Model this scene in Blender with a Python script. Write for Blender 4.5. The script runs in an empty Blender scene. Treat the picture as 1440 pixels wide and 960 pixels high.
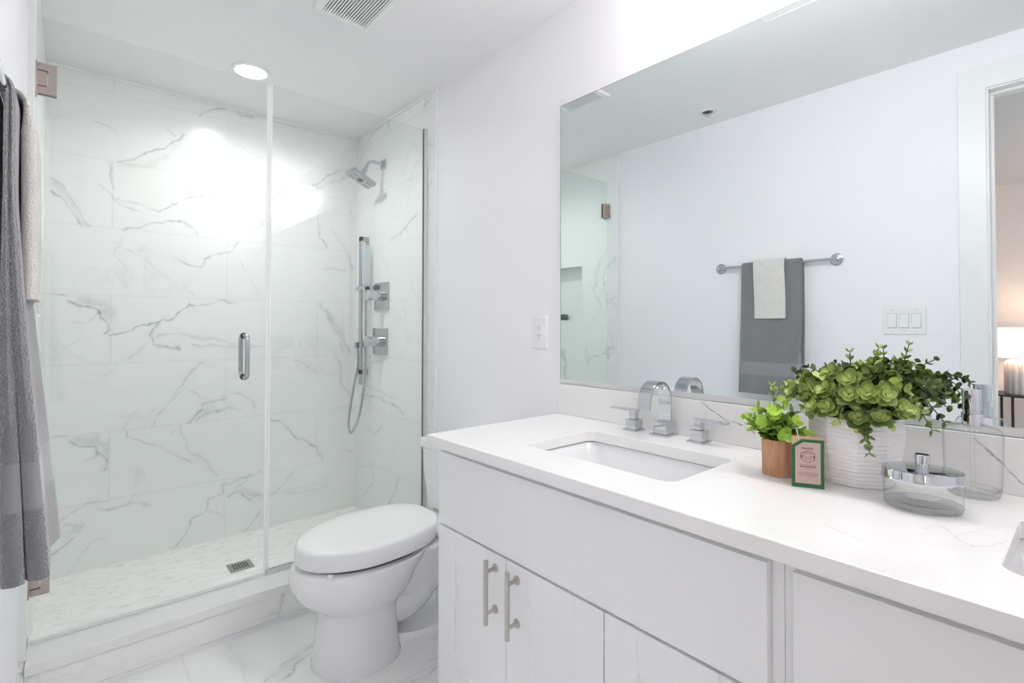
import bpy, bmesh, math, random
import numpy as np
from mathutils import Vector, Matrix

random.seed(7)
SC = bpy.context.scene
COL = SC.collection

# ------------------------------------------------------------------ camera
cam_data = bpy.data.cameras.new('camera')
cam = bpy.data.objects.new('camera', cam_data)
COL.objects.link(cam)
YAW, PITCH, ROLL = math.radians(41.0), math.radians(0.863), math.radians(0.081)
_F = Vector((math.sin(YAW) * math.cos(PITCH), math.cos(YAW) * math.cos(PITCH), math.sin(PITCH)))
_R0 = Vector((math.cos(YAW), -math.sin(YAW), 0))
_U0 = _R0.cross(_F)
_R = _R0 * math.cos(ROLL) + _U0 * math.sin(ROLL)
_U = _U0 * math.cos(ROLL) - _R0 * math.sin(ROLL)
_m = Matrix((_R, _U, -_F)).transposed().to_4x4()
_m.translation = (0, 0, 1.2077)
cam.matrix_world = _m
cam_data.sensor_width = 36
cam_data.lens = 36 * 714.5 / 1440
cam_data.shift_y = -33.3 / 1440
cam_data.clip_start = 0.02
SC.camera = cam

# ------------------------------------------------------------------ world, exposure, render options
w = bpy.data.worlds.new('world')
SC.world = w
w.use_nodes = True
w.node_tree.nodes['Background'].inputs[0].default_value = (0.9, 0.93, 1, 1)
w.node_tree.nodes['Background'].inputs[1].default_value = 1.6
SC.view_settings.view_transform = 'Standard'
SC.view_settings.look = 'None'
SC.view_settings.gamma = 1
SC.view_settings.use_curve_mapping = False
SC.view_settings.exposure = 1.53
cy = SC.cycles
cy.max_bounces = 14
cy.diffuse_bounces = 8
cy.glossy_bounces = 8
cy.transmission_bounces = 10
cy.transparent_max_bounces = 24
cy.caustics_reflective = True
cy.caustics_refractive = False
cy.blur_glossy = 0.3
cy.sample_clamp_indirect = 6
cy.use_denoising = True

SHADE_POWER = 10.0      # radiance of the four vanity lamp shades
LED_POWER = 18.0        # radiance of the shower downlight lens
LED_WATTS = 1.85         # its focused beam
BEDROOM_SHADE = 0.42

# ------------------------------------------------------------------ main planes (metres)
XR = 1.428       # painted right wall
XT = 1.423       # tile face of the right shower wall
XM = 1.4226      # mirror face
XLT = -0.098     # tile face of the left shower wall
XL = -0.112      # painted left wall
YB = 3.206       # back shower wall
YG = 2.33        # shower glass
YTR = 2.242      # where tile starts
ZC = 2.44
ZSF = 0.0214     # shower floor
CT = 0.8732      # counter top
CB = 0.8419

# ------------------------------------------------------------------ materials
def nodes_of(name):
    m = bpy.data.materials.new(name)
    m.use_nodes = True
    nt = m.node_tree
    return m, nt, nt.nodes['Principled BSDF']

def mat(name, color, rough=0.5, metal=0.0, spec=0.5, bump=0.0, bscale=200, coat=0.0, vary=0.0, vscale=6):
    m, nt, p = nodes_of(name)
    p.inputs['Base Color'].default_value = (*color, 1)
    p.inputs['Roughness'].default_value = rough
    p.inputs['Metallic'].default_value = metal
    p.inputs['Specular IOR Level'].default_value = spec
    p.inputs['Coat Weight'].default_value = coat
    tc = nt.nodes.new('ShaderNodeTexCoord')
    if bump:
        n = nt.nodes.new('ShaderNodeTexNoise'); n.inputs['Scale'].default_value = bscale; n.inputs['Detail'].default_value = 3
        b = nt.nodes.new('ShaderNodeBump'); b.inputs['Strength'].default_value = bump; b.inputs['Distance'].default_value = 0.002
        nt.links.new(tc.outputs['Object'], n.inputs['Vector'])
        nt.links.new(n.outputs['Fac'], b.inputs['Height'])
        nt.links.new(b.outputs['Normal'], p.inputs['Normal'])
    if vary:
        n = nt.nodes.new('ShaderNodeTexNoise'); n.inputs['Scale'].default_value = vscale; n.inputs['Detail'].default_value = 4
        nt.links.new(tc.outputs['Object'], n.inputs['Vector'])
        mx = nt.nodes.new('ShaderNodeMix'); mx.data_type = 'RGBA'
        mx.inputs['A'].default_value = (*[c * (1 - vary) for c in color], 1)
        mx.inputs['B'].default_value = (*[min(1, c * (1 + vary)) for c in color], 1)
        nt.links.new(n.outputs['Fac'], mx.inputs['Factor'])
        nt.links.new(mx.outputs['Result'], p.inputs['Base Color'])
    return m

def emit(name, color, strength):
    m, nt, p = nodes_of(name)
    p.inputs['Base Color'].default_value = (*color, 1)
    p.inputs['Emission Color'].default_value = (*color, 1)
    p.inputs['Emission Strength'].default_value = strength
    return m

def math_node(nt, op, a, b=None):
    n = nt.nodes.new('ShaderNodeMath'); n.operation = op
    for i, v in enumerate((a, b)):
        if v is None: continue
        if isinstance(v, (int, float)): n.inputs[i].default_value = v
        else: nt.links.new(v, n.inputs[i])
    return n.outputs[0]

def thin_glass(name, face, edge, f0=0.045, power=5.0, tp=2.5):
    """clear pane: Schlick reflection over straight transmission, tinted more where the path through the glass is longer"""
    m = bpy.data.materials.new(name); m.use_nodes = True
    nt = m.node_tree; nt.nodes.clear()
    out = nt.nodes.new('ShaderNodeOutputMaterial')
    lw = nt.nodes.new('ShaderNodeLayerWeight'); lw.inputs['Blend'].default_value = 0.5
    f5 = math_node(nt, 'POWER', lw.outputs['Facing'], power)
    fr = math_node(nt, 'ADD', math_node(nt, 'MULTIPLY', f5, 1 - f0), f0)
    tr = nt.nodes.new('ShaderNodeBsdfTransparent')
    mx = nt.nodes.new('ShaderNodeMix'); mx.data_type = 'RGBA'
    mx.inputs['A'].default_value = (*face, 1); mx.inputs['B'].default_value = (*edge, 1)
    nt.links.new(math_node(nt, 'POWER', lw.outputs['Facing'], tp), mx.inputs['Factor'])
    nt.links.new(mx.outputs['Result'], tr.inputs['Color'])
    gl = nt.nodes.new('ShaderNodeBsdfGlossy'); gl.inputs['Roughness'].default_value = 0.0
    ms = nt.nodes.new('ShaderNodeMixShader')
    nt.links.new(fr, ms.inputs['Fac']); nt.links.new(tr.outputs[0], ms.inputs[1]); nt.links.new(gl.outputs[0], ms.inputs[2])
    nt.links.new(ms.outputs[0], out.inputs['Surface'])
    return m

def marble(name, base, vein, rough=0.12, proc=0.35, pscale=1.6, attr=True, grout=(0.66, 0.67, 0.67), spec=0.5, cloud=0.03, vs=1.0):
    """white stone with veins read from the mesh's own vein map (r = veins, g = joints) and a faint noise veining"""
    m, nt, p = nodes_of(name)
    p.inputs['Roughness'].default_value = rough
    p.inputs['Specular IOR Level'].default_value = spec
    tc = nt.nodes.new('ShaderNodeTexCoord')
    n1 = nt.nodes.new('ShaderNodeTexNoise'); n1.inputs['Scale'].default_value = pscale
    n1.inputs['Detail'].default_value = 6; n1.inputs['Roughness'].default_value = 0.55; n1.inputs['Distortion'].default_value = 0.8
    nt.links.new(tc.outputs['Object'], n1.inputs['Vector'])
    d = math_node(nt, 'ABSOLUTE', math_node(nt, 'SUBTRACT', n1.outputs['Fac'], 0.5))
    r = nt.nodes.new('ShaderNodeMapRange'); r.inputs['From Min'].default_value = 0.0; r.inputs['From Max'].default_value = 0.016
    r.inputs['To Min'].default_value = 1; r.inputs['To Max'].default_value = 0
    nt.links.new(d, r.inputs['Value'])
    n2 = nt.nodes.new('ShaderNodeTexNoise'); n2.inputs['Scale'].default_value = pscale * 1.7; n2.inputs['Detail'].default_value = 2
    nt.links.new(tc.outputs['Object'], n2.inputs['Vector'])
    gate = nt.nodes.new('ShaderNodeMapRange'); gate.inputs['From Min'].default_value = 0.5; gate.inputs['From Max'].default_value = 0.68
    nt.links.new(n2.outputs['Fac'], gate.inputs['Value'])
    fac = math_node(nt, 'MULTIPLY', math_node(nt, 'MULTIPLY', r.outputs[0], gate.outputs[0]), proc)
    if attr:
        at = nt.nodes.new('ShaderNodeAttribute'); at.attribute_name = 'veins'
        sp = nt.nodes.new('ShaderNodeSeparateColor'); nt.links.new(at.outputs['Color'], sp.inputs[0])
        n3 = nt.nodes.new('ShaderNodeTexNoise'); n3.inputs['Scale'].default_value = 38; n3.inputs['Detail'].default_value = 4
        nt.links.new(tc.outputs['Object'], n3.inputs['Vector'])
        br = nt.nodes.new('ShaderNodeMapRange'); br.inputs['From Min'].default_value = 0.3; br.inputs['From Max'].default_value = 0.65
        br.inputs['To Min'].default_value = 0.5 * vs; br.inputs['To Max'].default_value = 1.2 * vs
        nt.links.new(n3.outputs['Fac'], br.inputs['Value'])
        fac = math_node(nt, 'MAXIMUM', fac, math_node(nt, 'MULTIPLY', sp.outputs[0], br.outputs[0]))
    n4 = nt.nodes.new('ShaderNodeTexNoise'); n4.inputs['Scale'].default_value = 2.2; n4.inputs['Detail'].default_value = 5
    nt.links.new(tc.outputs['Object'], n4.inputs['Vector'])
    fac = math_node(nt, 'ADD', fac, math_node(nt, 'MULTIPLY', n4.outputs['Fac'], cloud))
    mx = nt.nodes.new('ShaderNodeMix'); mx.data_type = 'RGBA'
    mx.inputs['A'].default_value = (*base, 1); mx.inputs['B'].default_value = (*vein, 1)
    nt.links.new(fac, mx.inputs['Factor'])
    res = mx.outputs['Result']
    if attr:
        m2 = nt.nodes.new('ShaderNodeMix'); m2.data_type = 'RGBA'
        m2.inputs['B'].default_value = (*grout, 1)
        nt.links.new(res, m2.inputs['A']); nt.links.new(sp.outputs[1], m2.inputs['Factor'])
        res = m2.outputs['Result']
    nt.links.new(res, p.inputs['Base Color'])
    return m

def terry(name, color, band=None):
    """looped towel cloth; band = (z0, z1) of the flat woven border in object space"""
    m, nt, p = nodes_of(name)
    p.inputs['Roughness'].default_value = 0.95
    p.inputs['Specular IOR Level'].default_value = 0.1
    p.inputs['Sheen Weight'].default_value = 0.9; p.inputs['Sheen Roughness'].default_value = 0.45
    tc = nt.nodes.new('ShaderNodeTexCoord')
    v = nt.nodes.new('ShaderNodeTexNoise'); v.inputs['Scale'].default_value = 330; v.inputs['Detail'].default_value = 2
    n = nt.nodes.new('ShaderNodeTexNoise'); n.inputs['Scale'].default_value = 28; n.inputs['Detail'].default_value = 4
    nt.links.new(tc.outputs['Object'], v.inputs['Vector']); nt.links.new(tc.outputs['Object'], n.inputs['Vector'])
    mx = nt.nodes.new('ShaderNodeMix'); mx.data_type = 'RGBA'
    mx.inputs['A'].default_value = (*[c * 0.72 for c in color], 1); mx.inputs['B'].default_value = (*[min(1, c * 1.2) for c in color], 1)
    mixf = math_node(nt, 'ADD', math_node(nt, 'MULTIPLY', v.outputs['Fac'], 0.6), math_node(nt, 'MULTIPLY', n.outputs['Fac'], 0.4))
    nt.links.new(mixf, mx.inputs['Factor'])
    b = nt.nodes.new('ShaderNodeBump'); b.inputs['Distance'].default_value = 0.004
    nt.links.new(v.outputs['Fac'], b.inputs['Height'])
    col = mx.outputs['Result']
    if band:
        sx = nt.nodes.new('ShaderNodeSeparateXYZ'); nt.links.new(tc.outputs['Object'], sx.inputs[0])
        inside = math_node(nt, 'MULTIPLY', math_node(nt, 'GREATER_THAN', sx.outputs[2], band[0]), math_node(nt, 'LESS_THAN', sx.outputs[2], band[1]))
        m2 = nt.nodes.new('ShaderNodeMix'); m2.data_type = 'RGBA'
        nt.links.new(inside, m2.inputs['Factor']); nt.links.new(col, m2.inputs['A'])
        m2.inputs['B'].default_value = (*[min(1, c * 1.18) for c in color], 1)
        col = m2.outputs['Result']
        nt.links.new(math_node(nt, 'SUBTRACT', 0.8, math_node(nt, 'MULTIPLY', inside, 0.65)), b.inputs['Strength'])
    else:
        b.inputs['Strength'].default_value = 0.7
    nt.links.new(col, p.inputs['Base Color']); nt.links.new(b.outputs['Normal'], p.inputs['Normal'])
    return m

def wood(name, c1, c2):
    m, nt, p = nodes_of(name)
    p.inputs['Roughness'].default_value = 0.55
    tc = nt.nodes.new('ShaderNodeTexCoord')
    mp = nt.nodes.new('ShaderNodeMapping'); mp.inputs['Scale'].default_value = (60, 60, 9)
    n = nt.nodes.new('ShaderNodeTexNoise'); n.inputs['Scale'].default_value = 1.0; n.inputs['Detail'].default_value = 5; n.inputs['Distortion'].default_value = 1.2
    nt.links.new(tc.outputs['Object'], mp.inputs[0]); nt.links.new(mp.outputs[0], n.inputs['Vector'])
    r = nt.nodes.new('ShaderNodeValToRGB')
    r.color_ramp.elements[0].position = 0.3; r.color_ramp.elements[0].color = (*c1, 1)
    r.color_ramp.elements[1].position = 0.7; r.color_ramp.elements[1].color = (*c2, 1)
    nt.links.new(n.outputs['Fac'], r.inputs[0]); nt.links.new(r.outputs[0], p.inputs['Base Color'])
    return m

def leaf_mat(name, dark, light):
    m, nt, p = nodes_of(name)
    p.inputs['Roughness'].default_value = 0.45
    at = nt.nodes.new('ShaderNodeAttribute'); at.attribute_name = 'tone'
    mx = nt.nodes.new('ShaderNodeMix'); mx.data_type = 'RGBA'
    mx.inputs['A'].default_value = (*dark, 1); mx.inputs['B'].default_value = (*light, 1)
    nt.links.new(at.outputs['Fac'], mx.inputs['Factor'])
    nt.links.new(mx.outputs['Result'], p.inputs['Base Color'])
    p.inputs['Subsurface Weight'].default_value = 0.0
    return m

def mosaic(name):
    """small marble bricks with grey dashes on the shower floor"""
    m, nt, p = nodes_of(name)
    p.inputs['Roughness'].default_value = 0.3
    tc = nt.nodes.new('ShaderNodeTexCoord')
    br = nt.nodes.new('ShaderNodeTexBrick')
    br.inputs['Scale'].default_value = 1.0
    br.inputs['Brick Width'].default_value = 0.075; br.inputs['Row Height'].default_value = 0.025
    br.inputs['Mortar Size'].default_value = 0.0012
    br.inputs['Color1'].default_value = (0.92, 0.92, 0.905, 1); br.inputs['Color2'].default_value = (0.86, 0.86, 0.845, 1)
    br.inputs['Mortar'].default_value = (0.80, 0.80, 0.79, 1)
    mp = nt.nodes.new('ShaderNodeMapping'); mp.inputs['Rotation'].default_value = (0, 0, math.radians(12))
    nt.links.new(tc.outputs['Object'], mp.inputs[0]); nt.links.new(mp.outputs[0], br.inputs['Vector'])
    mp2 = nt.nodes.new('ShaderNodeMapping'); mp2.inputs['Scale'].default_value = (20, 52, 1); mp2.inputs['Rotation'].default_value = (0, 0, math.radians(12))
    nt.links.new(tc.outputs['Object'], mp2.inputs[0])
    n = nt.nodes.new('ShaderNodeTexNoise'); n.inputs['Scale'].default_value = 1; n.inputs['Detail'].default_value = 4; n.inputs['Distortion'].default_value = 0.6
    nt.links.new(mp2.outputs[0], n.inputs['Vector'])
    r = nt.nodes.new('ShaderNodeMapRange'); r.inputs['From Min'].default_value = 0.57; r.inputs['From Max'].default_value = 0.70
    r.inputs['To Max'].default_value = 0.55
    nt.links.new(n.outputs['Fac'], r.inputs['Value'])
    mx = nt.nodes.new('ShaderNodeMix'); mx.data_type = 'RGBA'; mx.inputs['B'].default_value = (0.42, 0.44, 0.43, 1)
    nt.links.new(r.outputs[0], mx.inputs['Factor']); nt.links.new(br.outputs['Color'], mx.inputs['A'])
    nt.links.new(mx.outputs['Result'], p.inputs['Base Color'])
    return m

M = {}
M['paint'] = mat('wall_paint', (0.880, 0.870, 0.900), 0.6, bump=0.03, bscale=260)
M['ceil'] = mat('ceiling_paint', (0.860, 0.853, 0.862), 0.8, bump=0.03, bscale=260)
M['trimw'] = mat('white_trim_paint', (0.83, 0.835, 0.84), 0.35)
M['tile'] = marble('marble_wall_tile', (0.86, 0.875, 0.865), (0.27, 0.30, 0.33), rough=0.2, proc=0.15, vs=1.3, spec=0.28)
M['tile_plain'] = marble('marble_tile', (0.86, 0.875, 0.865), (0.36, 0.39, 0.41), rough=0.22, proc=0.5, attr=False)
M['floor'] = marble('marble_floor_tile', (0.90, 0.90, 0.895), (0.36, 0.38, 0.39), rough=0.1, proc=0.15, vs=1.25)
M['mosaic'] = mosaic('marble_mosaic')
M['quartz'] = marble('white_quartz', (0.88, 0.87, 0.87), (0.30, 0.30, 0.31), rough=0.1, proc=0.0, cloud=0.02)
M['quartz_plain'] = marble('white_quartz_plain', (0.86, 0.85, 0.85), (0.45, 0.44, 0.44), rough=0.2, proc=0.06, attr=False, cloud=0.06)
M['cab'] = mat('white_cabinet_paint', (0.86, 0.86, 0.865), 0.35)
M['cabin'] = mat('cabinet_shadow_gap', (0.55, 0.55, 0.55), 0.6)
M['ceramic'] = mat('white_vitreous_china', (0.86, 0.86, 0.87), 0.08, coat=0.4)
M['plastic'] = mat('white_plastic', (0.86, 0.86, 0.865), 0.22)
M['plastic2'] = mat('light_grey_plastic', (0.62, 0.63, 0.64), 0.3)
M['chrome'] = mat('polished_chrome', (0.60, 0.62, 0.65), 0.05, metal=1)
M['satin'] = mat('satin_chrome', (0.52, 0.53, 0.55), 0.22, metal=1)
M['nickel'] = mat('brushed_nickel', (0.50, 0.44, 0.40), 0.3, metal=1, bump=0.02, bscale=90)
M['pull'] = mat('brushed_nickel_pull', (0.56, 0.53, 0.50), 0.28, metal=1)
M['dark'] = mat('dark_gap', (0.03, 0.03, 0.03), 0.6)
M['darkgrey'] = mat('dark_grey', (0.12, 0.13, 0.13), 0.5)
M['glass'] = thin_glass('clear_shower_glass', (0.972, 0.985, 0.98), (0.80, 0.90, 0.87))
M['glassedge'] = mat('green_glass_edge', (0.35, 0.45, 0.43), 0.1)
M['jar'] = thin_glass('clear_jar_glass', (0.992, 0.995, 0.995), (0.42, 0.44, 0.44), f0=0.03, power=4.5, tp=6.5)
M['jarbase2'] = thin_glass('thick_jar_glass', (0.972, 0.976, 0.976), (0.40, 0.41, 0.41), f0=0.06, power=3.5, tp=3.0)
M['channel'] = mat('light_aluminium', (0.72, 0.73, 0.75), 0.35, metal=0.6)
M['seal'] = mat('frosted_seal', (0.90, 0.91, 0.92), 0.3)
M['mirror'] = None
m, nt, p = nodes_of('silvered_mirror')
p.inputs['Base Color'].default_value = (0.83, 0.885, 0.885, 1); p.inputs['Metallic'].default_value = 1; p.inputs['Roughness'].default_value = 0.0
M['mirror'] = m
M['shade'] = emit('lit_white_glass', (1.0, 0.975, 0.95), SHADE_POWER)
M['led'] = emit('lit_downlight_lens', (1.0, 0.985, 0.96), LED_POWER)
M['terry_grey'] = terry('grey_terry_cloth', (0.25, 0.25, 0.265), (0.105, 0.175))
M['terry_white'] = terry('white_terry_cloth', (0.78, 0.75, 0.72))
M['wood'] = wood('cup_wood', (0.42, 0.20, 0.11), (0.62, 0.34, 0.20))
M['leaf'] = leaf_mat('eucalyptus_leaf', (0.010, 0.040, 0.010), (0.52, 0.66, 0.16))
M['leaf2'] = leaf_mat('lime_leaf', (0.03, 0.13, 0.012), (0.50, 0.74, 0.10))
M['stem'] = mat('green_stem', (0.10, 0.16, 0.04), 0.6)
M['soil'] = mat('dark_soil', (0.02, 0.018, 0.012), 0.9, bump=0.5, bscale=150)
M['pot'] = mat('white_glazed_pot', (0.86, 0.85, 0.86), 0.28)
M['green'] = mat('green_card_border', (0.012, 0.13, 0.04), 0.45)
M['label'] = mat('pink_beige_paper', (0.55, 0.40, 0.36), 0.7, vary=0.04, vscale=200)
M['kraft'] = mat('kraft_card', (0.62, 0.40, 0.22), 0.7)
M['ink'] = mat('brown_ink', (0.10, 0.06, 0.05), 0.7)
M['string'] = mat('white_string', (0.75, 0.73, 0.68), 0.9)
M['bedwall'] = mat('bedroom_wall_paint', (0.80, 0.74, 0.70), 0.7)
M['bedceil'] = mat('bedroom_ceiling_paint', (0.75, 0.74, 0.74), 0.8)
M['carpet'] = mat('bedroom_carpet', (0.25, 0.22, 0.20), 0.95, bump=0.5, bscale=180)
M['blackmetal'] = mat('black_metal', (0.02, 0.02, 0.02), 0.4)
M['lampbase'] = mat('fluted_ceramic', (0.75, 0.70, 0.66), 0.4)
M['lampshade'] = emit('lit_linen_shade', (1.0, 0.86, 0.76), BEDROOM_SHADE)

# ------------------------------------------------------------------ mesh helpers
def catmull(pts, n=6):
    P = [Vector(p) for p in pts]; out = []
    for i in range(len(P) - 1):
        p0 = P[max(i - 1, 0)]; p1 = P[i]; p2 = P[i + 1]; p3 = P[min(i + 2, len(P) - 1)]
        for k in range(n):
            t = k / n
            out.append(0.5 * ((2 * p1) + (p2 - p0) * t + (2 * p0 - 5 * p1 + 4 * p2 - p3) * t * t + (3 * p1 - p0 - 3 * p2 + p3) * t ** 3))
    out.append(P[-1]); return out

class MB:
    def __init__(self):
        self.bm = bmesh.new()
    def face(self, vs):
        try: return self.bm.faces.new(vs)
        except ValueError: return None
    def loft(self, loops, caps=True, closed=True):
        L = [[self.bm.verts.new(p) for p in lp] for lp in loops]
        n = len(L[0])
        for a, b in zip(L, L[1:]):
            for i in range(n if closed else n - 1):
                j = (i + 1) % n
                self.face((a[i], a[j], b[j], b[i]))
        if caps:
            self.face(list(reversed(L[0]))); self.face(L[-1])
        return self
    def box(self, x0, x1, y0, y1, z0, z1, rot=None, about=None):
        c = [(x0, y0), (x1, y0), (x1, y1), (x0, y1)]
        lp = [[Vector((x, y, z)) for x, y in c] for z in (z0, z1)]
        if rot is not None:
            a = Vector(about) if about else Vector(((x0 + x1) / 2, (y0 + y1) / 2, (z0 + z1) / 2))
            lp = [[a + rot @ (v - a) for v in l] for l in lp]
        return self.loft(lp)
    def cyl(self, p0, p1, r0, r1=None, seg=28):
        return self.tube([p0, p1], [r0, r0 if r1 is None else r1], seg)
    def tube(self, pts, r, seg=12, caps=True):
        P = [Vector(p) for p in pts]
        rr = r if isinstance(r, (list, tuple)) else [r] * len(P)
        d = (P[1] - P[0]).normalized()
        u = d.orthogonal().normalized()
        loops = []
        for i, p in enumerate(P):
            t = (P[min(i + 1, len(P) - 1)] - P[max(i - 1, 0)]).normalized()
            u = (u - t * u.dot(t)).normalized(); v = t.cross(u)
            loops.append([p + (u * math.cos(2 * math.pi * k / seg) + v * math.sin(2 * math.pi * k / seg)) * rr[i] for k in range(seg)])
        return self.loft(loops, caps)
    def lathe(self, prof, cx, cy, seg=40, sx=1.0, sy=1.0, ang=0.0, caps=True, mod=None):
        loops = []
        ca, sa = math.cos(ang), math.sin(ang)
        for r, z in prof:
            lp = []
            for k in range(seg):
                a = 2 * math.pi * k / seg
                q = r * (mod(a, z) if mod else 1)
                x, y = q * sx * math.cos(a), q * sy * math.sin(a)
                lp.append((cx + x * ca - y * sa, cy + x * sa + y * ca, z))
            loops.append(lp)
        return self.loft(loops, caps)
    def prism(self, poly, a, b):
        """poly: list of 3D points of one face; extruded by vector b-a"""
        d = Vector(b) - Vector(a)
        return self.loft([[Vector(p) for p in poly], [Vector(p) + d for p in poly]])
    def sweep_rect(self, pts, half_w, half_t, wdir):
        """flat ribbon along pts (in the plane normal to wdir)"""
        P = [Vector(p) for p in pts]; W = Vector(wdir).normalized(); loops = []
        for i, p in enumerate(P):
            t = (P[min(i + 1, len(P) - 1)] - P[max(i - 1, 0)]).normalized()
            n = t.cross(W).normalized()
            hw = half_w[i] if isinstance(half_w, list) else half_w
            ht = half_t[i] if isinstance(half_t, list) else half_t
            loops.append([p + W * hw + n * ht, p - W * hw + n * ht, p - W * hw - n * ht, p + W * hw - n * ht])
        return self.loft(loops)
    def build(self, name, material, parent=None, bevel=0.0, seg=2, smooth=True, ang=38, base=None):
        bm = self.bm
        bmesh.ops.recalc_face_normals(bm, faces=bm.faces)
        if bevel:
            es = [e for e in bm.edges if len(e.link_faces) == 2 and e.calc_face_angle(0) > math.radians(40)]
            bmesh.ops.bevel(bm, geom=es, offset=bevel, segments=seg, profile=0.5, affect='EDGES', clamp_overlap=True)
        me = bpy.data.meshes.new(name)
        off = base
        if off is None and parent is not None:
            q, off = parent, Vector((0, 0, 0))
            while q is not None:
                off = off + q.location; q = q.parent
        if off is not None:
            off = Vector(off)
            bmesh.ops.translate(bm, verts=bm.verts, vec=-off)
        bm.to_mesh(me); bm.free()
        if smooth:
            for f in me.polygons: f.use_smooth = True
            me.set_sharp_from_angle(angle=math.radians(ang))
        me.materials.append(material)
        o = bpy.data.objects.new(name, me)
        COL.objects.link(o)
        if parent is not None: o.parent = parent
        elif off is not None: o.location = off
        if bevel and smooth:
            wn = o.modifiers.new('weighted', 'WEIGHTED_NORMAL'); wn.keep_sharp = True
        return o

def tag(o, label, cat, group=None, kind=None):
    o['label'] = label; o['category'] = cat
    if group: o['group'] = group
    if kind: o['kind'] = kind
    return o
def thing(name, label, cat, loc, group=None):
    o = bpy.data.objects.new(name, None); COL.objects.link(o)
    o.location = loc; o.empty_display_size = 0.05
    return tag(o, label, cat, group)
def struct(o, label=None, cat=None):
    o['kind'] = 'structure'
    if label: o['label'] = label
    if cat: o['category'] = cat
    return o

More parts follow.
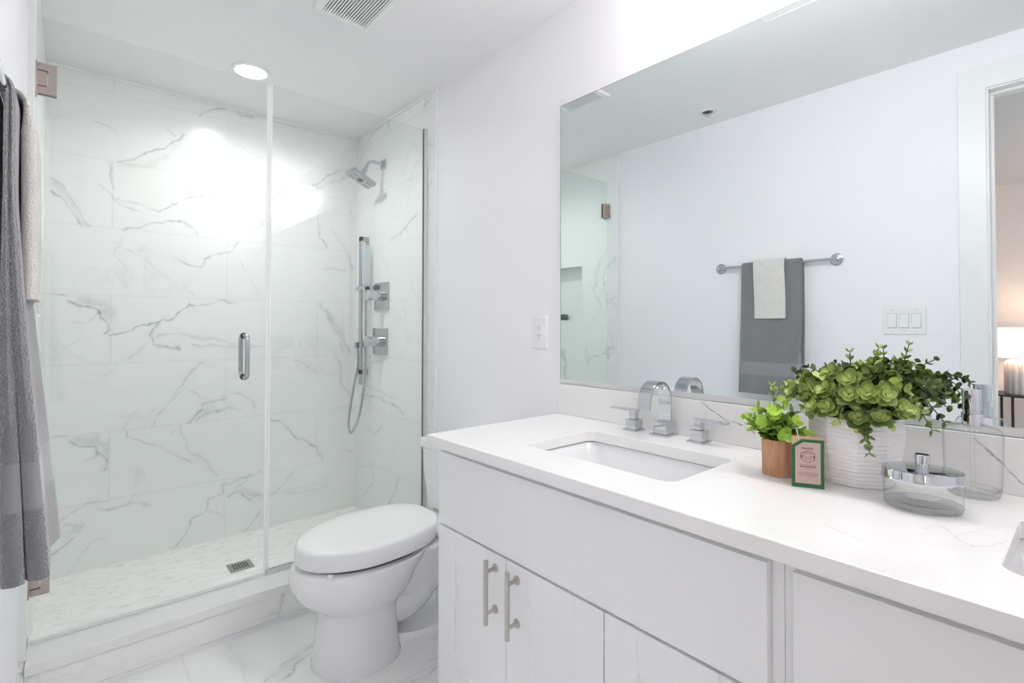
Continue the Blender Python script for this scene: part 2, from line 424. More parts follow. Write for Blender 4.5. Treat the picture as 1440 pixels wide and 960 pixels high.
# ------------------------------------------------------------------ vein maps (traced on the stone itself, in metres on each plane)
BACK_VEINS = [(6,0.55,[(0.174,2.021),(0.209,2.038),(0.272,2.082),(0.345,2.128),(0.421,2.195),(0.455,2.23)]),
    (34,0.13,[(0.201,2.015),(0.288,2.028),(0.37,2.091),(0.421,2.164)]),
    (5,0.55,[(0.133,2.012),(0.142,1.964),(0.147,1.908),(0.158,1.89)]),
    (4,0.35,[(0.093,1.902),(0.127,1.87),(0.165,1.824),(0.211,1.797),(0.259,1.785)]),
    (4,0.4,[(0.165,1.839),(0.242,1.822),(0.34,1.802),(0.407,1.848),(0.476,1.897),(0.566,1.934),(0.66,1.98),(0.739,2.017)]),
    (8,0.35,[(-0.078,1.902),(-0.03,1.857),(0.005,1.807),(0.034,1.747),(0.063,1.687)]),
    (7,0.5,[(-0.077,1.83),(-0.043,1.822),(-0.001,1.76),(0.038,1.687)]),
    (34,0.16,[(-0.064,1.869),(-0.016,1.822),(0.02,1.763),(0.049,1.693)]),
    (5,0.45,[(0.197,1.69),(0.252,1.7),(0.308,1.729),(0.382,1.757),(0.46,1.758),(0.495,1.736),(0.514,1.697)]),
    (4,0.3,[(0.072,2.205),(0.124,2.19),(0.165,2.177)]),
    (7,0.5,[(0.526,2.358),(0.581,2.403),(0.666,2.439)]),
    (12,0.3,[(0.666,2.439),(0.735,2.416),(0.843,2.434)]),
    (4,0.28,[(0.369,2.244),(0.421,2.205),(0.464,2.227)]),
    (8,0.15,[(0.458,1.975),(0.476,1.911)]),
    (6,0.25,[(-0.064,2.183),(-0.027,2.206)]),
    (4,0.18,[(0.253,2.348),(0.294,2.315)]),
    (8,0.6,[(-0.0,1.325),(0.039,1.304),(0.074,1.29),(0.104,1.268),(0.111,1.239),(0.145,1.206),(0.149,1.187),(0.134,1.168)]),
    (50,0.22,[(0.038,1.327),(0.081,1.317),(0.133,1.306),(0.137,1.244)]),
    (6,0.65,[(0.155,1.154),(0.202,1.168),(0.249,1.197),(0.329,1.222),(0.396,1.237),(0.447,1.279),(0.477,1.321),(0.495,1.311)]),
    (6,0.42,[(0.477,1.331),(0.481,1.311),(0.544,1.317),(0.628,1.347),(0.705,1.338)]),
    (10,0.42,[(0.341,1.217),(0.313,1.157),(0.33,1.102),(0.38,1.086),(0.431,1.094)]),
    (6,0.6,[(0.347,1.086),(0.397,1.095),(0.44,1.079)]),
    (7,0.28,[(0.305,1.117),(0.258,1.074),(0.227,1.027)]),
    (20,0.18,[(0.346,1.147),(0.43,1.166),(0.519,1.144),(0.611,1.132),(0.707,1.098)]),
    (10,0.28,[(0.501,1.092),(0.592,1.095),(0.697,1.087),(0.854,1.083)]),
    (7,0.38,[(0.427,1.563),(0.462,1.543),(0.497,1.525),(0.538,1.528),(0.556,1.572),(0.607,1.597),(0.678,1.615),(0.712,1.679)]),
    (4,0.25,[(0.163,1.629),(0.237,1.573),(0.31,1.525),(0.36,1.469),(0.445,1.413),(0.517,1.364)]),
    (4,0.25,[(0.728,1.565),(0.784,1.474),(0.836,1.387)]),
    (4,0.4,[(-0.082,1.35),(-0.011,1.348)]),
    (7,0.28,[(0.547,1.002),(0.485,0.938),(0.416,0.835)]),
    (6,0.2,[(-0.009,1.224),(0.075,1.216),(0.096,1.263)]),
    (6,0.13,[(-0.062,1.044),(-0.008,1.097),(0.033,1.132)]),
    (6,0.25,[(0.471,0.879),(0.425,0.828),(0.353,0.749),(0.323,0.693)]),
    (10,0.45,[(0.482,0.69),(0.54,0.739),(0.549,0.777),(0.609,0.789),(0.658,0.792)]),
    (12,0.3,[(0.521,0.696),(0.609,0.731),(0.681,0.747),(0.728,0.73)]),
    (10,0.2,[(0.5,0.855),(0.558,0.816),(0.609,0.789)]),
    (6,0.33,[(0.685,0.819),(0.744,0.811),(0.798,0.77),(0.815,0.733)]),
    (40,0.15,[(0.54,0.739),(0.619,0.742)]),
    (4,0.4,[(-0.084,0.68),(-0.033,0.675),(-0.0,0.675)]),
    (8,0.5,[(0.004,0.65),(0.049,0.625),(0.096,0.616),(0.104,0.575),(0.136,0.559),(0.149,0.526),(0.136,0.498)]),
    (46,0.2,[(0.041,0.659),(0.095,0.646),(0.135,0.625),(0.139,0.579)]),
    (5,0.25,[(0.1,0.57),(0.058,0.547)]),
    (5,0.38,[(0.199,0.693),(0.225,0.638),(0.284,0.614),(0.373,0.563),(0.437,0.514),(0.494,0.477),(0.504,0.453)]),
    (9,0.22,[(0.399,0.624),(0.45,0.666),(0.464,0.598),(0.503,0.52),(0.572,0.463),(0.587,0.415),(0.622,0.375)]),
    (6,0.5,[(0.423,0.032),(0.478,0.093),(0.506,0.163),(0.574,0.192),(0.583,0.246),(0.644,0.267),(0.659,0.321)]),
    (5,0.3,[(0.574,0.197),(0.624,0.168),(0.663,0.136)]),
    (9,0.32,[(0.664,0.309),(0.726,0.331),(0.802,0.346)]),
    (7,0.45,[(0.675,0.249),(0.716,0.263),(0.759,0.242),(0.792,0.199)]),
    (9,0.2,[(0.737,0.294),(0.841,0.351)]),
    (46,0.14,[(0.716,0.286),(0.814,0.23),(0.859,0.209)]),
    (6,0.3,[(0.777,0.037),(0.815,0.087),(0.859,0.136)]),
    (10,0.3,[(-0.029,0.276),(0.008,0.316),(0.075,0.345),(0.162,0.34)]),
    (10,0.22,[(0.107,0.312),(0.171,0.297),(0.245,0.311),(0.322,0.283)]),
    (5,0.28,[(0.24,0.312),(0.249,0.347)]),
    (8,0.4,[(-0.07,0.124),(-0.013,0.165),(0.031,0.197),(0.061,0.244)]),
    (20,0.22,[(-0.021,0.255),(0.061,0.239)]),
    (44,0.16,[(-0.028,0.208),(0.046,0.238)]),
    (5,0.2,[(-0.004,0.027),(0.048,0.089),(0.101,0.153),(0.156,0.181)]),
    (6,0.15,[(0.292,0.692),(0.326,0.762)]),
    (7,0.2,[(0.199,0.693),(0.24,0.751)]),
    (14,0.3,[(1.125,2.072),(1.199,2.124),(1.263,2.188),(1.329,2.22),(1.383,2.211)]),
    (12,0.22,[(1.15,2.052),(1.251,2.121),(1.37,2.182)]),
    (7,0.35,[(1.169,1.878),(1.176,1.803),(1.202,1.737),(1.221,1.701)]),
    (9,0.2,[(1.253,1.826),(1.305,1.755),(1.359,1.682),(1.387,1.619)]),
    (14,0.3,[(1.373,1.67),(1.394,1.567)]),
    (6,0.3,[(1.203,1.566),(1.347,1.563)]),
    (16,0.2,[(0.91,2.423),(1.014,2.426),(1.098,2.429),(1.185,2.42),(1.327,2.488)]),
    (9,0.2,[(1.385,1.948),(1.412,1.899)]),
    (12,0.3,[(1.184,1.352),(1.248,1.242),(1.307,1.145),(1.341,1.038)]),
    (36,0.25,[(1.216,1.305),(1.306,1.193),(1.371,1.042)]),
    (9,0.25,[(1.041,0.994),(1.086,0.977),(1.163,0.91)]),
    (7,0.4,[(0.892,0.652),(0.956,0.622),(1.0,0.571),(1.059,0.517),(1.166,0.455),(1.19,0.388)]),
    (11,0.32,[(1.175,0.422),(1.214,0.368)]),
    (9,0.25,[(0.889,0.188),(0.973,0.259),(1.046,0.336)]),
    (5,0.2,[(0.974,0.199),(1.153,0.176),(1.248,0.204)]),
    (9,0.3,[(1.291,1.016),(1.325,0.917),(1.325,0.819),(1.393,0.765)]),
    (9,0.22,[(1.345,0.411),(1.404,0.377)])]
SIDE_VEINS = [(14,0.3,[(3.055,2.378),(2.97,2.418),(2.835,2.441),(2.763,2.44)]),
    (9,0.4,[(2.771,2.445),(2.752,2.374)]),
    (8,0.25,[(2.506,2.038),(2.42,2.107)]),
    (9,0.32,[(2.725,1.707),(2.605,1.738),(2.515,1.782),(2.407,1.82)]),
    (10,0.4,[(2.37,2.371),(2.31,2.41)]),
    (32,0.15,[(2.34,2.42),(2.319,2.392)]),
    (7,0.3,[(2.348,2.154),(2.269,2.164)]),
    (7,0.28,[(2.346,1.917),(2.277,1.966)]),
    (5,0.17,[(2.977,1.89),(2.934,1.709),(2.774,1.558),(2.723,1.483)]),
    (9,0.2,[(3.143,2.297),(3.084,2.334)]),
    (12,0.22,[(2.976,0.974),(2.84,0.997),(2.744,1.017)]),
    (12,0.32,[(3.137,0.753),(2.938,0.766),(2.741,0.75),(2.619,0.735),(2.561,0.7)]),
    (14,0.17,[(3.046,0.826),(2.679,0.786)]),
    (6,0.22,[(3.197,0.862),(3.047,0.922),(2.958,0.959)]),
    (8,0.3,[(3.024,0.574),(2.935,0.526),(2.835,0.603)]),
    (7,0.22,[(3.147,0.085),(2.932,0.232),(2.968,0.333)]),
    (12,0.3,[(2.766,0.138),(2.674,0.235),(2.615,0.335)]),
    (9,0.13,[(2.567,1.352),(2.536,1.154)]),
    (6,0.17,[(3.188,0.271),(2.933,0.356)])]
FLOOR_VEINS = [(14,0.35,[(0.511,1.856),(0.59,1.912),(0.663,1.936),(0.717,1.963)]),
    (50,0.18,[(0.545,1.87),(0.639,1.913)]),
    (6,0.6,[(0.563,1.824),(0.622,1.885),(0.702,1.921)]),
    (6,0.45,[(0.881,1.536),(0.941,1.528),(1.005,1.553)]),
    (7,0.3,[(0.993,1.597),(1.026,1.586)]),
    (4,0.17,[(0.463,2.174),(0.475,2.012),(0.463,1.898)])]
CURB_VEINS = [(8,0.4,[(0.682,0.119),(0.669,0.071),(0.66,0.026)]),
    (8,0.18,[(0.605,0.036),(0.66,0.035)])]
COUNTER_VEINS = [(2.2,0.4,[(0.301,0.963),(0.275,0.947),(0.244,0.937)]),
    (2.2,0.25,[(0.174,1.117),(0.149,1.056)]),
    (2.5,0.33,[(0.19,1.067),(0.181,1.103),(0.165,1.096),(0.145,1.056),(0.127,1.039),(0.108,1.061),(0.095,1.103)]),
    (2.2,0.25,[(0.148,1.075),(0.127,1.135),(0.095,1.196)]),
    (2.2,0.2,[(0.176,0.988),(0.127,1.041)])]
SPLASH_VEINS = [(2.6,0.75,[(0.767,0.981),(0.747,0.968),(0.713,0.95),(0.692,0.937),(0.671,0.937),(0.647,0.932),(0.616,0.914)]),
    (2.5,0.6,[(0.692,0.94),(0.674,0.934)]),
    (3,0.7,[(0.167,0.975),(0.143,0.95),(0.128,0.936),(0.102,0.901),(0.096,0.898)]),
    (2,0.35,[(0.713,0.95),(0.711,0.943)])]

def vnoise(x, y, seed):
    rs = np.random.RandomState(seed); g = rs.rand(64, 64)
    xi = np.floor(x).astype(int); yi = np.floor(y).astype(int)
    fx = x - xi; fy = y - yi
    fx = fx * fx * (3 - 2 * fx); fy = fy * fy * (3 - 2 * fy)
    a = g[xi % 64, yi % 64]; b = g[(xi + 1) % 64, yi % 64]; c = g[xi % 64, (yi + 1) % 64]; d = g[(xi + 1) % 64, (yi + 1) % 64]
    return (a * (1 - fx) + b * fx) * (1 - fy) + (c * (1 - fx) + d * fx) * fy - 0.5

def vein_field(A, B, veins, warp=1.0):
    """strength 0..1 at each point (A, B)"""
    a = A + warp * (0.016 * vnoise(A * 22, B * 22, 1) + 0.010 * vnoise(A * 60, B * 60, 2))
    b = B + warp * (0.016 * vnoise(A * 22 + 9, B * 22, 3) + 0.010 * vnoise(A * 60 + 5, B * 60, 4))
    out = np.zeros_like(A)
    for wmm, s, pts in veins:
        hw = wmm / 2000.0
        pad = hw * 3 + 0.03
        xs = [p[0] for p in pts]; ys = [p[1] for p in pts]
        sel = (A > min(xs) - pad) & (A < max(xs) + pad) & (B > min(ys) - pad) & (B < max(ys) + pad)
        if not sel.any(): continue
        aa, bb = a[sel], b[sel]
        best = np.full(aa.shape, 9.0)
        for (x0, y0), (x1, y1) in zip(pts, pts[1:]):
            dx, dy = x1 - x0, y1 - y0; L = dx * dx + dy * dy + 1e-12
            t = np.clip(((aa - x0) * dx + (bb - y0) * dy) / L, 0, 1)
            best = np.minimum(best, np.hypot(aa - x0 - t * dx, bb - y0 - t * dy))
        v = vnoise(aa * 30 + 3, bb * 30, 5) + 0.5
        h = hw * (0.55 + 0.9 * v)
        core = np.exp(-(best / np.maximum(h, 1e-4)) ** 2)
        halo = 0.28 * np.exp(-(best / (h * 2.6)) ** 2) if wmm < 20 else 0
        out[sel] = np.maximum(out[sel], s * np.maximum(core * (0.7 + 0.5 * v), halo))
    return out

def joint_field(A, B, rows, cols, w=0.0022, s=0.55):
    """thin joint lines; rows: list of b values; cols: list of (b0, b1, a)"""
    out = np.zeros_like(A)
    for r in rows: out = np.maximum(out, s * np.exp(-((B - r) / w) ** 2))
    for b0, b1, a0 in cols: out = np.maximum(out, np.where((B > b0) & (B < b1), s * np.exp(-((A - a0) / w) ** 2), 0))
    return out

def stone_sheet(name, material, a0, a1, b0, b1, step, place, veins, rows=(), cols=(), warp=1.0, hole=None, thick=None, js=0.55):
    """a slab face meshed finely enough to carry its vein map; place(a, b, depth) -> world point; depth gives the slab its thickness"""
    na = max(2, int(round((a1 - a0) / step)) + 1); nb = max(2, int(round((b1 - b0) / step)) + 1)
    A, B = np.meshgrid(np.linspace(a0, a1, na), np.linspace(b0, b1, nb), indexing='ij')
    A = A.ravel(); B = B.ravel()
    V = vein_field(A, B, veins, warp); J = joint_field(A, B, rows, cols, s=js)
    pts = np.array(place(A, B, 0.0)).T
    idx = np.arange(na * nb).reshape(na, nb)
    F = np.stack([idx[:-1, :-1], idx[1:, :-1], idx[1:, 1:], idx[:-1, 1:]], -1).reshape(-1, 4)
    # slab back and rim
    rim = np.concatenate([idx[:, 0], idx[-1, 1:], idx[-2::-1, -1], idx[0, -2:0:-1]])
    back = np.array(place(A[rim], B[rim], thick)).T
    n0 = len(pts); nr = len(rim)
    pts = np.vstack([pts, back]); V = np.concatenate([V, V[rim]]); J = np.concatenate([J, J[rim]])
    k = np.arange(nr); k2 = (k + 1) % nr
    R = np.stack([rim[k2], rim[k], n0 + k, n0 + k2], -1)
    faces = np.vstack([F, R]).tolist() + [(n0 + k[::-1]).tolist()]
    me = bpy.data.meshes.new(name)
    me.from_pydata(pts.tolist(), [], faces)
    ca = me.color_attributes.new('veins', 'FLOAT_COLOR', 'POINT')
    buf = np.zeros((len(pts), 4), dtype=np.float32); buf[:, 0] = np.clip(V, 0, 1); buf[:, 1] = np.clip(J, 0, 1); buf[:, 3] = 1
    ca.data.foreach_set('color', buf.ravel())
    me.materials.append(material)
    bm = bmesh.new(); bm.from_mesh(me); bmesh.ops.recalc_face_normals(bm, faces=bm.faces); bm.to_mesh(me); bm.free()
    o = bpy.data.objects.new(name, me); COL.objects.link(o)
    return o

def quick(name, material, boxes, bevel=0.0, parent=None):
    b = MB()
    for q in boxes: b.box(*q)
    return b.build(name, material, parent, bevel=bevel)

# ================================================================== ROOM SHELL
WY0 = -0.80
struct(stone_sheet('floor', M['floor'], XL - 0.13, XR, WY0, 2.205, 0.0075, lambda a, b, d: (a, b, np.full_like(a, -(d or 0.0))), FLOOR_VEINS,
       rows=(0.95, 1.56), cols=((1.56, 2.205, 0.32),), thick=0.06, js=0.35), 'white marble tile floor with grey veins around the toilet', 'floor')
struct(quick('ceiling', M['ceil'], [(XL - 0.12, XR + 0.1, WY0 - 0.1, YB + 0.1, ZC, ZC + 0.08)]), 'plain white painted ceiling', 'ceiling')
struct(quick('wall_right', M['paint'], [(XR, XR + 0.1, WY0 - 0.1, YTR, -0.06, ZC)]), 'pale lavender white wall behind the mirror', 'wall')
struct(quick('wall_near', M['paint'], [(XL - 0.12, XR, WY0 - 0.1, WY0, -0.06, ZC)]), 'white wall at the near end of the vanity', 'wall')
DY0, DY1, DZ = -0.53, 0.294, 2.219
struct(quick('wall_left', M['paint'], [(XL - 0.12, XL, DY1 + 0.02, YTR + 0.02, -0.06, ZC), (XL - 0.12, XL, WY0, DY0 - 0.02, -0.06, ZC),
       (XL - 0.12, XL, DY0 - 0.02, DY1 + 0.02, DZ + 0.02, ZC)]), 'white wall that carries the towel bar', 'wall')
# door casing and jamb (flat wide casing, stepped inner edge)
cs = MB()
a_, b_, c_, d_ = DY0 - 0.098, DY0 - 0.006, DY1 + 0.006, DY1 + 0.098
cs.prism([(XL, y, z) for y, z in ((a_, 0), (a_, DZ + 0.108), (d_, DZ + 0.108), (d_, 0), (c_, 0), (c_, DZ + 0.006), (b_, DZ + 0.006), (b_, 0))], (0, 0, 0), (0.019, 0, 0))
struct(cs.build('trim_1', M['trimw'], bevel=0.003), 'wide flat white casing around the doorway', 'door casing')
jb = MB()
jb.box(XL - 0.13, XL + 0.008, DY1, DY1 + 0.02, 0, DZ); jb.box(XL - 0.13, XL + 0.008, DY0 - 0.02, DY0, 0, DZ)
jb.box(XL - 0.13, XL + 0.008, DY0 - 0.02, DY1 + 0.02, DZ, DZ + 0.02)
jb.box(XL - 0.075, XL - 0.04, DY1 - 0.012, DY1, 0, DZ - 0.012); jb.box(XL - 0.075, XL - 0.04, DY0, DY0 + 0.012, 0, DZ - 0.012)
jb.box(XL - 0.075, XL - 0.04, DY0, DY1, DZ - 0.012, DZ)
struct(jb.build('trim_2', M['trimw'], bevel=0.002), 'white door jamb with a stop strip', 'door jamb')

# shower walls
ROWS = [0.344 + 0.336 * k for k in range(7)]
def col_list(first):
    out = []
    zs = [0.008] + ROWS
    for i, z in enumerate(zs):
        odd = (i % 2 == 1)
        for a in ((first, first + 1.018) if odd else (first + 0.509, first - 0.509)):
            out.append((z, z + 0.336, a))
    return out
struct(stone_sheet('wall_back', M['tile'], XLT - 0.012, XT + 0.012, 0.0, ZC, 0.0046, lambda a, b, d: (a, np.full_like(a, YB + (d or 0.0)), b), BACK_VEINS,
       rows=ROWS, cols=col_list(0.152), thick=0.08), 'marble tiled back wall of the shower', 'wall')
struct(stone_sheet('wall_shower_right', M['tile'], YTR, YB, 0.0, ZC, 0.005, lambda a, b, d: (np.full_like(a, XT + (d or 0.0)), a, b), SIDE_VEINS,
       rows=ROWS, cols=[], thick=0.08), 'marble tiled shower wall with the chrome fittings', 'wall')
NY0, NY1, NZ0, NZ1 = 2.57, 2.93, 1.245, 1.665
sl = MB()
sl.box(XLT - 0.13, XLT, YTR, NY0, 0, ZC); sl.box(XLT - 0.13, XLT, NY1, YB + 0.05, 0, ZC)
sl.box(XLT - 0.13, XLT, NY0, NY1, 0, NZ0); sl.box(XLT - 0.13, XLT, NY0, NY1, NZ1, ZC)
sl.box(XLT - 0.13, XLT - 0.09, NY0, NY1, NZ0, NZ1)
struct(sl.build('wall_shower_left', M['tile_plain']), 'marble tiled shower wall with a recessed niche', 'wall')
# niche edging
ne = MB()
for q in ((NY0 - 0.004, NY0 + 0.004, NZ0, NZ1), (NY1 - 0.004, NY1 + 0.004, NZ0, NZ1), (NY0 - 0.004, NY1 + 0.004, NZ0 - 0.004, NZ0 + 0.004), (NY0 - 0.004, NY1 + 0.004, NZ1 - 0.004, NZ1 + 0.004)):
    ne.box(XLT - 0.006, XLT + 0.002, *q)
struct(ne.build('trim_3', M['trimw']), 'thin white edging of the shower niche', 'trim')
# tile edge profiles
te = MB()
te.box(XT - 0.004, XR + 0.002, YTR - 0.012, YTR + 0.002, 0.145, ZC)
struct(te.build('trim_4', M['trimw'], bevel=0.002), 'narrow white tile edge strip beside the right wall', 'trim')
te = MB()
te.box(XL - 0.002, XLT + 0.004, YTR - 0.012, YTR + 0.002, 0.145, ZC); te.box(XL - 0.002, XLT - 0.0003, 2.2048, YTR + 0.002, 0.0, 0.1448)
struct(te.build('trim_5', M['trimw'], bevel=0.002), 'narrow white tile edge strip on the towel side wall', 'trim')
te = MB()
te.box(XLT, XT, YB - 0.008, YB, ZC - 0.014, ZC); te.box(XT - 0.008, XT, YTR, YB - 0.008, ZC - 0.014, ZC); te.box(XLT, XLT + 0.008, YTR, YB - 0.008, ZC - 0.014, ZC)
struct(te.build('trim_6', M['trimw']), 'thin white strip where the shower tile meets the ceiling', 'trim')
# shower floor and curb
struct(quick('floor_shower', M['mosaic'], [(XLT, XT, 2.36, YB, 0.0, ZSF)]), 'white marble mosaic shower floor', 'shower floor')
struct(stone_sheet('trim_7', M['floor'], XLT, XT, 0.0, 0.112, 0.006, lambda a, b, d: (a, np.full_like(a, 2.205 + (d or 0.0)), b), CURB_VEINS, thick=0.19), 'marble tiled front of the shower curb', 'curb')
struct(quick('trim_8', M['quartz_plain'], [(XLT + 0.001, XT - 0.001, 2.192, 2.408, 0.112, 0.146)], bevel=0.003), 'white stone cap of the shower curb', 'curb cap')
struct(quick('trim_9', M['trimw'], [(XLT - 0.012, XT, 2.196, 2.205, 0.0, 0.014)]), 'white sealant strip along the foot of the curb', 'trim')
bb = MB(); bb.box(XR - 0.014, XR, 1.34, 2.19, 0, 0.12); bb.box(XR - 0.008, XR, 1.34, 2.19, 0.12, 0.13)
struct(bb.build('baseboard_right', M['trimw'], bevel=0.002), 'white baseboard behind the toilet', 'baseboard')
bb = MB(); bb.box(XL, XL + 0.014, DY1 + 0.1, 2.2045, 0, 0.12); bb.box(XL, XL + 0.008, DY1 + 0.1, 2.2045, 0.12, 0.13)
struct(bb.build('baseboard_left', M['trimw'], bevel=0.002), 'white baseboard under the towel bar', 'baseboard')

# ------------------------------------------------------------------ bedroom seen through the doorway (in the mirror)
BX = -3.35
struct(quick('floor_bedroom', M['carpet'], [(BX, XL - 0.13, -1.6, 2.2, -0.06, 0.0)]), 'dark carpet in the bedroom', 'floor')
struct(quick('wall_bedroom_far', M['bedwall'], [(BX - 0.1, BX, -1.7, 2.3, -0.06, 2.52)]), 'warm lit bedroom wall behind the table lamp', 'wall')
bw = MB()
bw.box(BX, -2.75, -1.7, -1.6, -0.06, 2.52); bw.box(-1.05, XL - 0.12, -1.7, -1.6, -0.06, 2.52)
bw.box(-2.75, -1.05, -1.7, -1.6, -0.06, 0.75); bw.box(-2.75, -1.05, -1.7, -1.6, 2.2, 2.52)
struct(bw.build('wall_bedroom_left', M['bedwall']), 'bedroom wall with an added window opening', 'wall')
wf = MB()  # unseen window, added so daylight fills the bedroom and the doorway side
for q in ((-2.75, -2.70, 0.75, 2.2), (-1.10, -1.05, 0.75, 2.2), (-1.925, -1.875, 0.75, 2.2)): wf.box(q[0], q[1], -1.68, -1.62, q[2], q[3])
for q in ((0.75, 0.80), (2.15, 2.2)): wf.box(-2.70, -1.10, -1.68, -1.62, *q)
struct(wf.build('added_window_1', M['trimw']), 'white framed window added out of view to let daylight in', 'window')
struct(quick('wall_bedroom_right', M['bedwall'], [(BX, XL - 0.12, 2.2, 2.3, -0.06, 2.52)]), 'bedroom side wall', 'wall')
struct(quick('ceiling_bedroom', M['bedceil'], [(BX, XL - 0.12, -1.6, 2.2, 2.45, 2.52)]), 'bedroom ceiling lit by the lamp', 'ceiling')
struct(quick('ceiling_soffit', M['bedceil'], [(-1.55, XL - 0.12, -1.6, 2.2, 2.34, 2.45)]), 'lower grey ceiling just outside the doorway', 'ceiling')
TX, TY, TZ = -3.02, 0.395, 0.655
t = thing('side_table', 'round black metal side table under the bedroom lamp', 'table', (TX, TY, 0))
MB().lathe([(0.215, TZ - 0.014), (0.22, TZ - 0.012), (0.22, TZ), (0.205, TZ)], TX, TY).build('tabletop', M['blackmetal'], t)
for k in range(3):
    a = 0.25 + k * 2.094
    p = (TX + 0.2 * math.cos(a), TY + 0.2 * math.sin(a))
    MB().cyl((*p, 0), (*p, TZ - 0.014), 0.009, seg=10).build('leg', M['blackmetal'], t)
MB().lathe([(0.207, 0.05), (0.207, 0.064), (0.193, 0.064), (0.193, 0.05)], TX, TY, caps=False).build('ring', M['blackmetal'], t)
t = thing('table_lamp', 'lit table lamp with a drum shade and a fluted pale base', 'lamp', (TX, TY, TZ))
MB().lathe([(0.105, TZ), (0.112, TZ + 0.01), (0.112, TZ + 0.25), (0.09, TZ + 0.275), (0.02, TZ + 0.28)], TX, TY, seg=96, mod=lambda a, z: 1 + 0.035 * math.cos(16 * a)).build('base', M['lampbase'], t)
MB().cyl((TX, TY, TZ + 0.27), (TX, TY, TZ + 0.34), 0.008).build('stem', M['satin'], t)
MB().lathe([(0.158, TZ + 0.295), (0.15, TZ + 0.54), (0.147, TZ + 0.54), (0.155, TZ + 0.295)], TX, TY, caps=False).build('lamp_shade', M['lampshade'], t)
MB().lathe([(0.02, TZ + 0.34), (0.032, TZ + 0.38), (0.02, TZ + 0.42), (0.004, TZ + 0.43)], TX, TY).build('bulb', emit('lit_bulb', (1, 0.78, 0.6), 30), t)

# ================================================================== CEILING FITTINGS
t = thing('downlight', 'bright round recessed downlight in the shower ceiling', 'ceiling light', (0.647, 2.674, ZC))
MB().lathe([(0.083, ZC), (0.083, ZC - 0.006), (0.072, ZC - 0.01), (0.066, ZC - 0.008), (0.066, ZC)], 0.647, 2.674, caps=False).build('trim_ring', M['trimw'], t)
MB().lathe([(0.066, ZC - 0.002), (0.064, ZC - 0.008), (0.03, ZC - 0.0095)], 0.647, 2.674).build('lens', M['led'], t)
ld_ = bpy.data.lights.new('beam', 'AREA'); ld_.shape = 'DISK'; ld_.size = 0.12; ld_.energy = LED_WATTS; ld_.spread = math.radians(152); ld_.color = (1.0, 0.985, 0.96)
lo_ = bpy.data.objects.new('beam', ld_); COL.objects.link(lo_); lo_.parent = t; lo_.location = (0, 0, -0.011)

t = thing('exhaust_fan', 'square white exhaust fan with narrow slots on the ceiling', 'vent', (0.80, 1.83, ZC))
g = MB()
fx0, fx1, fy0, fy1 = 0.690, 0.918, 1.680, 1.968
ix0, ix1, iy0, iy1 = 0.720, 0.896, 1.712, 1.940
g.box(fx0, ix0, fy0, fy1, ZC - 0.02, ZC - 0.001); g.box(ix1, fx1, fy0, fy1, ZC - 0.02, ZC - 0.001)
g.box(ix0, ix1, fy0, iy0, ZC - 0.02, ZC - 0.001); g.box(ix0, ix1, iy1, fy1, ZC - 0.02, ZC - 0.001)
g.build('frame', M['plastic'], t, bevel=0.004)
MB().box(ix0, ix1, iy0, iy1, ZC - 0.004, ZC - 0.001).build('backing', M['dark'], t)
ns = 17
for k in range(ns):
    x = ix0 + (k + 0.5) * (ix1 - ix0) / ns
    MB().box(x - 0.0030, x + 0.0030, iy0, iy1, ZC - 0.019, ZC - 0.0165).build('slat', M['plastic'], t)

t = thing('ceiling_panel', 'flat white access panel in the ceiling near the vanity lights', 'access panel', (0.807, 0.765, ZC))
g = MB()
for q in ((0.725, 0.737, 0.66, 0.87), (0.877, 0.889, 0.66, 0.87), (0.737, 0.877, 0.66, 0.672), (0.737, 0.877, 0.858, 0.87)): g.box(*q, ZC - 0.005, ZC - 0.001)
g.build('frame', M['ceil'], t, bevel=0.002)
MB().box(0.739, 0.875, 0.674, 0.856, ZC - 0.0035, ZC - 0.001).build('panel', M['ceil'], t, bevel=0.001)

t = thing('sprinkler', 'small recessed fire sprinkler head in the ceiling', 'sprinkler', (0.088, 1.457, ZC))
MB().lathe([(0.05, ZC), (0.05, ZC - 0.004), (0.031, ZC - 0.006), (0.031, ZC)], 0.088, 1.457, caps=False).build('escutcheon', M['plastic'], t)
MB().lathe([(0.029, ZC - 0.0005), (0.029, ZC - 0.002)], 0.088, 1.457).build('recess', M['darkgrey'], t)
MB().cyl((0.088, 1.457, ZC - 0.002), (0.088, 1.457, ZC - 0.02), 0.007).lathe([(0.018, ZC - 0.02), (0.018, ZC - 0.023)], 0.088, 1.457, seg=20).build('deflector', M['chrome'], t)

# ================================================================== VANITY LIGHT (above the mirror, seen reflected in the shower glass)
t = thing('vanity_light', 'chrome bar light with four lit white shades above the mirror', 'wall light', (XR, 0.33, 2.24))
MB().box(XR - 0.022, XR, -0.09, 0.75, 2.2, 2.3).build('backplate', M['chrome'], t, bevel=0.004)
for y in (0.69, 0.45, 0.21, -0.03):
    MB().tube(catmull([(XR - 0.02, y, 2.25), (XR - 0.06, y, 2.25), (XR - 0.09, y, 2.255), (XR - 0.095, y, 2.275)], 4), 0.008).build('arm', M['chrome'], t)
    MB().box(XR - 0.13, XR - 0.06, y - 0.035, y + 0.035, 2.27, 2.285).build('socket_cap', M['chrome'], t, bevel=0.003)
    MB().box(XR - 0.145, XR - 0.045, y - 0.05, y + 0.05, 2.15, 2.27).build('lamp_shade', M['shade'], t, bevel=0.006)

